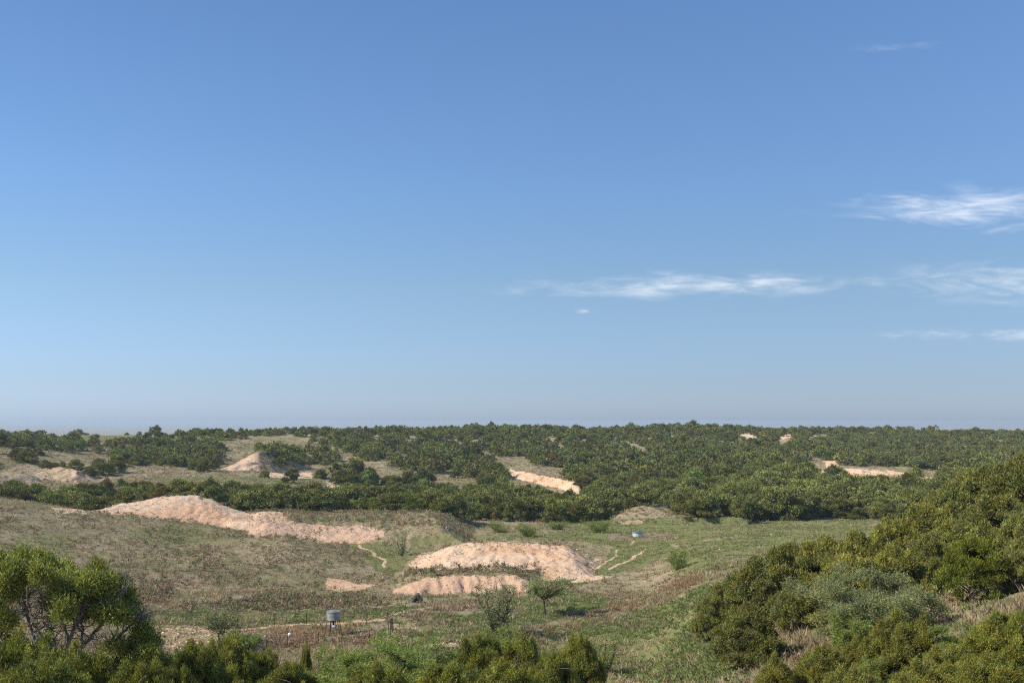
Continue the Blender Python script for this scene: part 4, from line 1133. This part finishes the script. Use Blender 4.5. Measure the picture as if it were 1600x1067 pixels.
def cover():
    rng = np.random.default_rng(77)
    def sample(n, d0, d1, power):
        # density falls with distance as d**-power
        u = rng.uniform(-0.6, 0.6, n)
        e = 2 - power
        d = (d0 ** e + (d1 ** e - d0 ** e) * rng.random(n)) ** (1 / e)
        near = rng.random(n) < 0.27          # the nearest slopes are seen blade by blade
        d = np.where(near, rng.uniform(max(d0, 36), 112, n), d)
        x = u * d; y = d
        z, wh, fr = land(x, y)
        return x, y, z, wh, fr
    def visible(x, y, z):
        py = HZ - F * z / y
        return py < 1100
    # dry grass
    x, y, z, wh, fr = sample(190000, 32, 470, 1.15)
    cl = clay_mask(x, y, z, wh, fr); g = mask(x, y, z, GREENP); r = mask(x, y, z, REDP)
    n = fbm(x / 3.5, y / 3.5, 3, 101)
    p = np.where(cl > 0.45, 0.05, 0.9) * np.where(g > 0.4, 0.32, 1) * smooth(0.30, 0.6, n)
    p = np.where(((wh == 2) | (wh == 0) | (wh == 3)) & (fr < 0.95) & (cl > 0.4), 0.03, p)
    k = (rng.random(len(x)) < p) & visible(x, y, z)
    x, y, z, r, n = x[k], y[k], z[k], r[k], n[k]
    s = rng.uniform(0.55, 1.25, len(x)) * (1 + 0.6 * smooth(130, 300, y))
    pale = fbm(x / 6, y / 6, 2, 130)[:, None]
    t = rng.uniform(0.55, 1.15, (len(x), 1)) * (0.72 + 0.55 * pale) * np.ones((1, 3))
    t = np.where((r > 0.4)[:, None], t * np.array([0.88, 0.76, 0.72]), t)
    scatter('dry_grass', T_DRY, x, y, z, s, s * rng.uniform(0.6, 1.1, len(x)), rng, M_DRY, t, kind='stuff', label='dry straw coloured grass on the slopes and valley floor')
    print('dry', len(x))
    # green grass
    x, y, z, wh, fr = sample(175000, 32, 470, 1.15)
    cl = clay_mask(x, y, z, wh, fr); g = mask(x, y, z, GREENP); n = fbm(x / 5, y / 5, 3, 103)
    p = (0.22 + 0.75 * (g > 0.4)) * smooth(0.28, 0.55, n) * (cl < 0.45)
    k = (rng.random(len(x)) < p) & visible(x, y, z)
    x, y, z = x[k], y[k], z[k]
    s = rng.uniform(0.6, 1.35, len(x)) * (1 + 0.6 * smooth(130, 300, y))
    t = rng.uniform(0.7, 1.25, (len(x), 1)) * np.array([[1, 1, 1]]) * (1 + rng.normal(0, 0.07, (len(x), 3)))
    scatter('green_grass', T_GRN, x, y, z, s, s * 0.9, rng, M_GRN, t, kind='stuff', label='short green grass on the field and valley floor')
    print('green', len(x))
    # low brush: thick on the brown left slope, the rims of the banks and the clay faces
    x, y, z, wh, fr = sample(130000, 36, 450, 1.0)
    cl = clay_mask(x, y, z, wh, fr); g = mask(x, y, z, GREENP)
    px = CX + F * x / y; py = HZ - F * z / y
    n = fbm(x / 4, y / 4, 3, 105)
    p = 0.20 * smooth(0.42, 0.66, n)
    left = (px < 610) & (py > 800) & (py < 965) & (y > 88) & (y < 175)
    p = np.where(left, 0.62 * smooth(0.3, 0.62, n), p)
    p = np.where((px > 640) & (wh < 0), p * 0.4, p)
    p = np.where(g > 0.45, p * 0.3, p)
    p = np.where(cl > 0.6, 0.07, p)
    p = np.where((px > 370) & (px < 625) & (py > 955) & (y < 105), p * 0.25, p)      # grazed round the feeder
    rim = ((wh == 3) & (fr > 0.85) & (fr < 1.3)) | ((wh == 2) & (fr > 0.92) & (fr < 1.1)) | ((wh == 1) & (fr > 0.35)) | ((wh == 0) & (fr > .95) & (fr < 1.1))
    p = np.where(rim, 0.7, p)
    p = np.where((wh == 1) & (fr > 0.22) & (fr < 1.3) & (px > 450), 0.95, p)
    p = np.where((wh == 2) & (fr > 0.6) & (fr < 1.2), 0.32, p)
    p = np.where((wh == 4), 0.35, p)
    p = np.where((wh >= 5), 0.05, p)
    strip = pin(px, py, [(640,893),(760,891),(900,884),(930,880),(920,892),(840,899),(700,900),(630,905)]) & (y > 115) & (y < 128)
    p = np.where(strip, 0.9, p)
    k = (rng.random(len(x)) < p) & visible(x, y, z)
    x, y, z, cl, g = x[k], y[k], z[k], cl[k], g[k]; px = px[k]
    strip = strip[k]; small = np.where(cl > 0.6, 0.5, 1.0) * np.where(strip, 1.35, 1.0)
    s = rng.uniform(0.45, 1.15, len(x)) * small * (1 + 0.5 * smooth(150, 300, y))
    t = rng.uniform(0.6, 1.35, (len(x), 1)) * np.array([[1, 1, 1.0]])
    grn = (rng.random(len(x)) < 0.35)[:, None]
    t = np.where(grn, t * np.array([0.85, 1.15, 0.7]), t * np.array([1.1, 0.98, 1.0]))
    scatter('low_brush', T_BRS, x, y, z, s, s, rng, M_BRS, t, kind='stuff', label='grey brown low brush on the slopes, banks and mounds')
    print('brush', len(x))
    # loose stones on bare ground
    st = []
    for i in range(4):
        r = np.random.default_rng(i)
        th = np.array([(a, b) for b in (-0.6, 0.1, 0.7) for a in np.arange(5) * 1.2566])
        V = np.stack([np.cos(th[:, 0]) * np.cos(th[:, 1]), np.sin(th[:, 0]) * np.cos(th[:, 1]), np.sin(th[:, 1]) * 0.6], 1) * r.uniform(0.7, 1.3, (15, 1)) * 0.14
        V = np.concatenate([V, [[0, 0, 0.12]]])
        T = []
        for b in (0, 5):
            for a in range(5):
                q = (a + 1) % 5; T += [(b + a, b + q, b + 5 + a), (b + q, b + 5 + q, b + 5 + a)]
        for a in range(5): T.append((10 + a, 10 + (a + 1) % 5, 15))
        Vt = V[np.array(T)].reshape(-1, 3)
        st.append(mesh_tri('stone', Vt, np.arange(len(Vt)).reshape(-1, 3), M_STONE, np.ones((len(Vt), 3))))
    x, y, z, wh, fr = sample(40000, 50, 240, 1.0)
    cl = clay_mask(x, y, z, wh, fr)
    p = np.where((cl > 0.4) & (cl < 0.9), 0.6, np.where(cl >= 0.9, 0.06, 0.012))
    k = (rng.random(len(x)) < p) & visible(x, y, z)
    x, y, z = x[k], y[k], z[k]; s = rng.uniform(0.35, 1.1, len(x)) ** 1.5
    scatter('loose_stones', st, x, y, z, s, s, rng, M_STONE, None, kind='stuff', label='pale loose stones on the bare ground')
    print('stones', len(x))
cover()

# ------------------------------------------------------------------ the deer feeder
def feeder():
    d = ground_at(521, 993); x = (521 - CX) / F * d; z0 = gz(x, d)
    px1 = F / d                    # px per metre
    o = empty('game_feeder', (x, d, z0))
    tag(o, 'round galvanised game feeder drum on splayed legs inside the wire fence', 'feeder')
    Rd = 21.0 / px1 / 2; zt = 39.0 / px1; zb = 25.0 / px1
    t = Tris()
    prof = [(0.0, zb), (Rd * 0.97, zb), (Rd * 1.02, zb + 0.015), (Rd * 1.02, zb + 0.04), (Rd, zb + 0.05)]
    for k in range(1, 6):
        zz = zb + (zt - zb - 0.08) * k / 6
        prof += [(Rd, zz - 0.02), (Rd * 1.012, zz), (Rd, zz + 0.02)]
    prof += [(Rd, zt - 0.08)]
    t.lathe(prof, 40); dr = link('drum', t.mesh('drum', M_GALV), o)
    t = Tris(); t.lathe([(Rd * 1.0, zt - 0.085), (Rd * 1.04, zt - 0.08), (Rd * 1.04, zt - 0.03), (Rd * 0.96, zt - 0.012), (Rd * 0.5, zt + 0.0), (0.28, zt + 0.012), (0.27, zt + 0.05), (0.0, zt + 0.055)], 40)
    ld = link('lid', t.mesh('lid', M_GALV), o)
    t = Tris(); t.tube([(-0.1, 0, zt + 0.05), (-0.1, 0, zt + 0.10), (0.1, 0, zt + 0.10), (0.1, 0, zt + 0.05)], 0.012, 5); link('handle', t.mesh('handle', M_IRON), ld)
    for a in (200, 252, 298, 345, 60, 120):
        if a in (60, 120) : pass
        ca, sa = math.cos(math.radians(a)), math.sin(math.radians(a))
        xx = x + ca * Rd * 1.45; yy = d + sa * Rd * 1.45
        zf = gz(xx, yy) - z0
        t = Tris(); t.tube([(ca * Rd * 0.9, sa * Rd * 0.9, zb + 0.02), (ca * Rd * 1.45, sa * Rd * 1.45, zf - 0.05)], 0.028, 6)
        t.box((ca * Rd * 0.93, sa * Rd * 0.93, zb - 0.02), (0.1, 0.1, 0.07))
        link('leg', t.mesh('leg', M_IRON), o)
    t = Tris(); t.lathe([(0.26, zb - 0.002), (0.22, zb - 0.08), (0.085, zb - 0.20), (0.08, zb - 0.42), (0.0, zb - 0.42)], 20); link('funnel', t.mesh('funnel', M_IRON), o)
    t = Tris(); t.box((0, 0, zb - 0.50), (0.22, 0.18, 0.16)); t.box((-0.14, -0.02, zb - 0.52), (0.06, 0.1, 0.1)); mb = link('motor_box', t.mesh('motor_box', M_WHITE), o)
    t = Tris(); t.lathe([(0.0, zb - 0.61), (0.21, zb - 0.61), (0.23, zb - 0.585), (0.21, zb - 0.59), (0.0, zb - 0.60)], 20); link('spinner_plate', t.mesh('spinner_plate', M_IRON), o)
feeder()

def fence():
    # foot and head rows of each post as seen
    back = [(371, 968, 999), (428.5, 962, 981), (478.4, 959, 976.5), (536, 958, 973), (573, 959, 973.5), (605, 958, 976)]
    front = [(607, 972, 993), (577, 987, 1006), (534, 987, 1010.5), (497, 994, 1008), (449, 995, 1013), (416.5, 991, 1016), (371, 968, 999)]
    o = None; pts = []
    for lst in (back, front):
        q = []
        for px, top, base in lst:
            d = ground_at(px, base); x = (px - CX) / F * d; z = gz(x, d); h = (base - top) / F * d
            q.append((x, d, z, max(1.05, min(h, 1.5))))
        pts.append(q)
    x0, y0, z0, _ = pts[0][2]
    o = empty('wire_fence', (x0, y0, z0)); tag(o, 'wire fence on thin rusty posts enclosing the game feeder', 'fence')
    seen = []
    for q in pts:
        for x, y, z, h in q:
            if any(abs(x - a) < .4 and abs(y - b) < .4 for a, b in seen): continue
            seen.append((x, y))
            t = Tris(); t.tube([(x - x0, y - y0, z - z0 - 0.2), (x - x0 + .01, y - y0, z - z0 + h)], 0.032, 6)
            for k in range(4): t.box((x - x0 + 0.03, y - y0, z - z0 + h * (0.25 + 0.22 * k)), (0.03, 0.02, 0.02))
            p = link('post', t.mesh('post', M_RUST), o)
    for q in pts:
        for fh in (0.12, 0.34, 0.56, 0.78, 0.95):
            t = Tris()
            for (xa, ya, za, ha), (xb, yb, zb, hb) in zip(q[:-1], q[1:]):
                A = np.array([xa - x0, ya - y0, za - z0 + ha * fh]); B = np.array([xb - x0, yb - y0, zb - z0 + hb * fh])
                mid = (A + B) / 2 - np.array([0, 0, 0.02]); t.tube([A, mid, B], 0.006, 3, cap=False)
            link('wire', t.mesh('wire', M_IRON), o)
    # plank panel at the right hand corner and white caps
    d = ground_at(612, 990); x = (612 - CX) / F * d; z = gz(x, d)
    p = empty('gate_panel', (x, d, z)); tag(p, 'narrow weathered plank panel standing at the right corner of the wire fence', 'gate')
    for k in range(3):
        t = Tris(); t.box((-0.09 + 0.09 * k, 0.01 * k, 0.62 + 0.04 * (k % 2)), (0.075, 0.03, 1.15)); link('plank', t.mesh('plank', M_RUST), p)
    t = Tris(); t.box((0, -0.035, 0.95), (0.28, 0.03, 0.07)); t.box((0, -0.035, 0.35), (0.28, 0.03, 0.07)); link('rail', t.mesh('rail', M_RUST), p)
    d = ground_at(452, 995); x = (452 - CX) / F * d
    t = Tris(); t.lathe([(0.0, 0), (0.10, 0.0), (0.13, 0.05), (0.12, 0.22), (0.05, 0.26), (0.0, 0.26)], 14)
    o2 = link('bucket', t.mesh('bucket', M_WHITE), None, (x, d, gz(x, d) + 0.12)); tag(o2, 'small white bucket lying in the reddish dry grass left of the feeder', 'bucket')
    o2.rotation_euler = (0.6, 0.3, 0)
fence()

def trough():
    d = ground_at(996, 838); x = (996 - CX) / F * d; z0 = gz(x, d) - 0.04; m = d / F
    R = 7.8 * m; h = 7.8 * m
    o = empty('water_trough', (x, d, z0)); tag(o, 'round pale water trough with a green rim standing on the green field', 'trough')
    t = Tris(); t.lathe([(R * .97, 0), (R, 0.03), (R * 0.985, h * 0.5), (R, h * 0.80), (R * 0.93, h * 0.80), (R * 0.92, 0.1)], 40); link('basin', t.mesh('basin', M_TWHITE), o)
    t = Tris(); t.lathe([(R * 1.0, h * 0.803), (R * 1.07, h * 0.83), (R * 1.05, h * 0.98), (R * 0.9, h * 1.04), (R * 0.86, h * .98), (R * 0.9, h * 0.803)], 40); link('rim', t.mesh('rim', M_TGREEN), o)
    t = Tris(); t.lathe([(R * 0.92, h * 0.7), (0, h * 0.7)], 40); link('water', t.mesh('water', M_WATER), o)
    t = Tris()   # half cover with a float box
    th = np.linspace(math.radians(-75), math.radians(75), 14)
    top = np.array([(R * 0.9 * math.cos(a), R * 0.9 * math.sin(a), h * 1.06) for a in th]); bot = top - np.array([0, 0, 0.04])
    V = np.concatenate([top, bot]); T = [(0, i, i + 1) for i in range(1, 13)] + [(14, 14 + i + 1, 14 + i) for i in range(1, 13)]
    for i in range(14): j = (i + 1) % 14; T += [(i, 14 + i, j), (j, 14 + i, 14 + j)]
    t.add(V, T); t.box((R * 0.35, -R * 0.1, h * 1.14), (0.5, 0.4, 0.14)); link('cover', t.mesh('cover', M_TGREEN), o)
    o.rotation_euler = (0, 0, 0.4)
trough()

# ------------------------------------------------------------------ dead wood and odd things
def branchy(pts_list, r0, mat, px, base, d=None, label='', name='dead_snag', cat='dead tree'):
    if d is None: d = ground_at(px, base)
    x = (px - CX) / F * d; z0 = gz(x, d); m = d / F
    t = Tris(); r = np.random.default_rng(int(px))
    for pl, rr in pts_list:
        P_ = np.array([((a - px) * m, c * 0.6, (base - b) * m) for a, b, c in pl]); n = len(P_)
        q = np.linspace(0, n - 1, n * 3)
        P3 = np.stack([np.interp(q, np.arange(n), P_[:, k]) for k in range(3)], 1) + r.normal(0, 0.012, (n * 3, 3))
        t.tube(P3, np.linspace(rr, rr * 0.3, n * 3), 6)
    o = link(name, t.mesh(name, mat), None, (x, d, z0)); tag(o, label, cat)
branchy([([(1232,997,0),(1232,975,0),(1231,962,.1),(1234,955,0)], .09), ([(1232,966,0),(1237,957,.1),(1245,948,.2),(1250,940,.1)], .05), ([(1231,976,0),(1228,972,-.2)], .04)],
        .1, M_DEAD, 1232, 996, 58.0, 'bleached dead snag standing before the dark slope thicket')
branchy([([(1274,1012,0),(1275,995,0),(1274,984,0)], .06), ([(1275,990,0),(1280,984,.1)], .03), ([(1256,1010,0),(1275,1010,.2),(1284,1011,0)], .035)],
        .1, M_BARKD, 1274, 1012, 50.0, 'small dark broken stub right of the bleached snag')
branchy([([(1172,998,0),(1176,990,0),(1186,982,.1),(1190,978,.1)], .07), ([(1173,994,0),(1169,986,.1),(1166,984,0)], .045)],
        .1, M_DEAD, 1172, 998, 60.0, 'forked bleached branch poking from the low spreading juniper')
branchy([([(1147,1022,0),(1145,1012,0),(1150,1004,0),(1156,1006,.1),(1157,1016,.1),(1153,1024,0)], .05), ([(1150,1004,0),(1148,998,0)], .03)],
        .1, M_DEAD, 1150, 1024, None, 'hooped dead branch lying on the grass below the slope thicket')
branchy([([(1118,1012,0),(1124,1018,0),(1132,1026,0)], .035)], .1, M_BARKD, 1124, 1024, None, 'short dark stick leaning in the grass left of the hooped branch')
branchy([([(1295,1075,0),(1300,1055,0),(1312,1040,.1),(1325,1032,.1)], .04), ([(1298,1062,0),(1285,1048,.1),(1280,1040,0)], .03), ([(1302,1070,0),(1318,1058,.1),(1335,1046,0)], .03),
         ([(1290,1078,0),(1275,1060,.1)], .03), ([(1310,1075,0),(1312,1058,.1),(1306,1044,0)], .025), ([(1300,1075,0),(1290,1056,.3),(1296,1042,0)], .02)],
        .1, M_DEAD, 1298, 1085, 24.0, 'tangle of grey dead twigs at the bottom edge of the right thicket', 'dead_shrub', 'dead bush')
branchy([([(645,940,0),(649,934,0),(655,930,.1)], .35), ([(658,940,0),(654,934,0),(652,927,.1)], .3), ([(650,941,0),(642,935,.1)], .22), ([(652,940,0),(660,934,.1)], .22), ([(655,936,0),(656,926,0)], .1)],
        .1, M_IRON, 651, 941, None, 'charred dark stump at the foot of the lower clay bank', 'tree_stump', 'stump')

# ------------------------------------------------------------------ cirrus: slim bodies of ice cloud far away and high
def cloud_mat(name, ratio, dens, seed, warp, soft=0.5):
    """ratio: width over height of the cloud, so that the fibres keep their grain"""
    m, n, out = newmat(name); N = n.nodes.new; L = n.links.new
    tc = N('ShaderNodeAttribute'); tc.attribute_name = 'cloudpos'
    def noise(sx, sz, det, dist, off):
        mp = N('ShaderNodeMapping'); L(tc.outputs['Vector'], mp.inputs[0]); mp.inputs['Scale'].default_value = (sx, 0.6, sz); mp.inputs['Location'].default_value = (seed + off, seed * 2.3, off)
        mp.inputs['Rotation'].default_value = (0, 0.12, 0)
        nz = N('ShaderNodeTexNoise'); nz.inputs['Scale'].default_value = 1.0; nz.inputs['Detail'].default_value = det; nz.inputs['Roughness'].default_value = 0.6; nz.inputs['Distortion'].default_value = dist
        L(mp.outputs[0], nz.inputs['Vector']); return nz.outputs[0]
    big = noise(ratio * 0.42, 1.1, 3, warp, 0.0); fib = noise(ratio * 0.8, 4.5, 7, warp * 1.5, 5.0)
    sub = N('ShaderNodeVectorMath'); sub.operation = 'SUBTRACT'; L(tc.outputs['Vector'], sub.inputs[0]); sub.inputs[1].default_value = (0.5, 0.5, 0.5)
    mul = N('ShaderNodeVectorMath'); mul.operation = 'MULTIPLY'; L(sub.outputs[0], mul.inputs[0]); mul.inputs[1].default_value = (2, 0, 2)
    ln = N('ShaderNodeVectorMath'); ln.operation = 'LENGTH'; L(mul.outputs[0], ln.inputs[0])
    def mth(op, a, b, c=None):
        q = N('ShaderNodeMath'); q.operation = op
        for i, v in enumerate((a, b, c)):
            if v is None: continue
            if isinstance(v, (int, float)): q.inputs[i].default_value = v
            else: L(v, q.inputs[i])
        return q.outputs[0]
    # distance from the heart of the cloud, bent by the noise, sets how much ice there is
    v = mth('ADD', mth('SUBTRACT', 1.0, ln.outputs['Value']), mth('MULTIPLY', mth('SUBTRACT', big, 0.5), 1.9))
    v = mth('ADD', v, mth('MULTIPLY', mth('SUBTRACT', fib, 0.5), 1.9))
    edge = N('ShaderNodeMapRange'); edge.interpolation_type = 'SMOOTHSTEP'; L(ln.outputs['Value'], edge.inputs[0]); edge.inputs[1].default_value = 0.15; edge.inputs[2].default_value = 0.97; edge.inputs[3].default_value = 1; edge.inputs[4].default_value = 0
    r = N('ShaderNodeMapRange'); r.interpolation_type = 'SMOOTHSTEP'; L(v, r.inputs[0]); r.inputs[1].default_value = 0.15; r.inputs[2].default_value = 0.15 + soft * 2; r.inputs[3].default_value = 0; r.inputs[4].default_value = dens
    al = mth('MULTIPLY', mth('MULTIPLY', r.outputs[0], edge.outputs[0]), mth('ADD', 0.45, mth('MULTIPLY', fib, 1.1)))
    df = N('ShaderNodeBsdfDiffuse'); df.inputs[0].default_value = (1, 1, 1, 1); tl = N('ShaderNodeBsdfTranslucent'); tl.inputs[0].default_value = (1, 1, 1, 1)
    mm = N('ShaderNodeMixShader'); mm.inputs[0].default_value = 0.5; L(df.outputs[0], mm.inputs[1]); L(tl.outputs[0], mm.inputs[2])
    tp = N('ShaderNodeBsdfTransparent'); mx = N('ShaderNodeMixShader'); L(al, mx.inputs[0]); L(tp.outputs[0], mx.inputs[1]); L(mm.outputs[0], mx.inputs[2])
    L(mx.outputs[0], out.inputs[0]); return m
def cloud(px, py, hw, hh, dens, seed, label, warp=0.6, tilt=0.0, soft=0.5):
    """a slim sheet-like body of ice cloud some 20 km off, thickest in its middle, its broad side leaning towards the sun"""
    D0 = 20000.0; n1, n2 = 64, 20; V = []; T = []; A = []
    lean = min(0.30, 1.6 * hw / F)
    for side in (-1, 1):
        for i in range(n2 + 1):
            r = i / n2
            for j in range(n1):
                th = 2 * math.pi * j / n1
                a = r * math.cos(th); b = r * math.sin(th)
                D = D0 * (1 - lean * a) + 1.2 * b * hh * D0 / F + side * 0.02 * hw * D0 / F * math.sqrt(max(0, 1 - r * r))
                V.append(((px + hw * a - CX) / F * D, D, -(py - hh * b - tilt * hw * a - HZ) / F * D)); A.append((a * .5 + .5, 0.5, b * .5 + .5))
        o0 = 0 if side < 0 else (n2 + 1) * n1
        for i in range(n2):
            for j in range(n1):
                p = o0 + i * n1 + j; q = o0 + i * n1 + (j + 1) % n1
                T += ([(p, p + n1, q), (q, p + n1, q + n1)] if side > 0 else [(p, q, p + n1), (q, q + n1, p + n1)])[(1 if i == 0 else 0):]
    V = np.array(V); c0 = V.mean(0); V = V - c0
    me = mesh_tri('cirrus_cloud', V, T, cloud_mat('ice_cloud', hw / hh, dens, seed, warp, soft), smoothf=True)
    at = me.attributes.new('cloudpos', 'FLOAT_VECTOR', 'POINT'); at.data.foreach_set('vector', np.asarray(A, np.float32).ravel())
    o = link('cirrus_cloud', me, None, c0.tolist()); tag(o, label, 'cloud', 'thin white clouds in the sky')
cloud(1080, 445, 440, 32, 0.27, 1.0, 'long white streak of cloud low in the right half of the sky', warp=0.2, tilt=0.008, soft=0.65)
cloud(1500, 330, 320, 56, 0.25, 4.0, 'feathery white cloud highest of the clear ones, at the right', warp=1.2, soft=0.65)
cloud(1590, 440, 330, 54, 0.18, 6.0, 'wide thin cloud veil at the right photo edge, level with the long streak', warp=0.9, soft=0.7)
cloud(1600, 523, 380, 16, 0.12, 2.5, 'faint thin cloud line lowest at the right photo edge', warp=0.3, soft=0.7)
cloud(911, 486, 24, 8, 0.16, 3.5, 'tiny cloud fleck just below the left end of the long streak', warp=0.3, soft=0.8)
cloud(1395, 74, 130, 12, 0.05, 7.5, 'very faint cloud wisp near the top right of the sky', warp=0.3, tilt=0.05, soft=0.8)

# ------------------------------------------------------------------ the air between: even thin haze
HAZE = 0.00016
hm, hn, hout = newmat('air_haze')
pv = hn.nodes.new('ShaderNodeVolumePrincipled'); pv.inputs['Density'].default_value = HAZE
pv.inputs['Color'].default_value = (0.56, 0.68, 0.80, 1); pv.inputs['Anisotropy'].default_value = 0.2
hn.links.new(pv.outputs[0], hout.inputs['Volume'])
t = Tris(); t.box((0, 29000, (-92 + 1.5) / 2), (110000, 64000, 93.5)); 
hz = link('haze', t.mesh('haze', hm)); tag(hz, 'thin pale haze over the far hills and plain', kind='stuff')
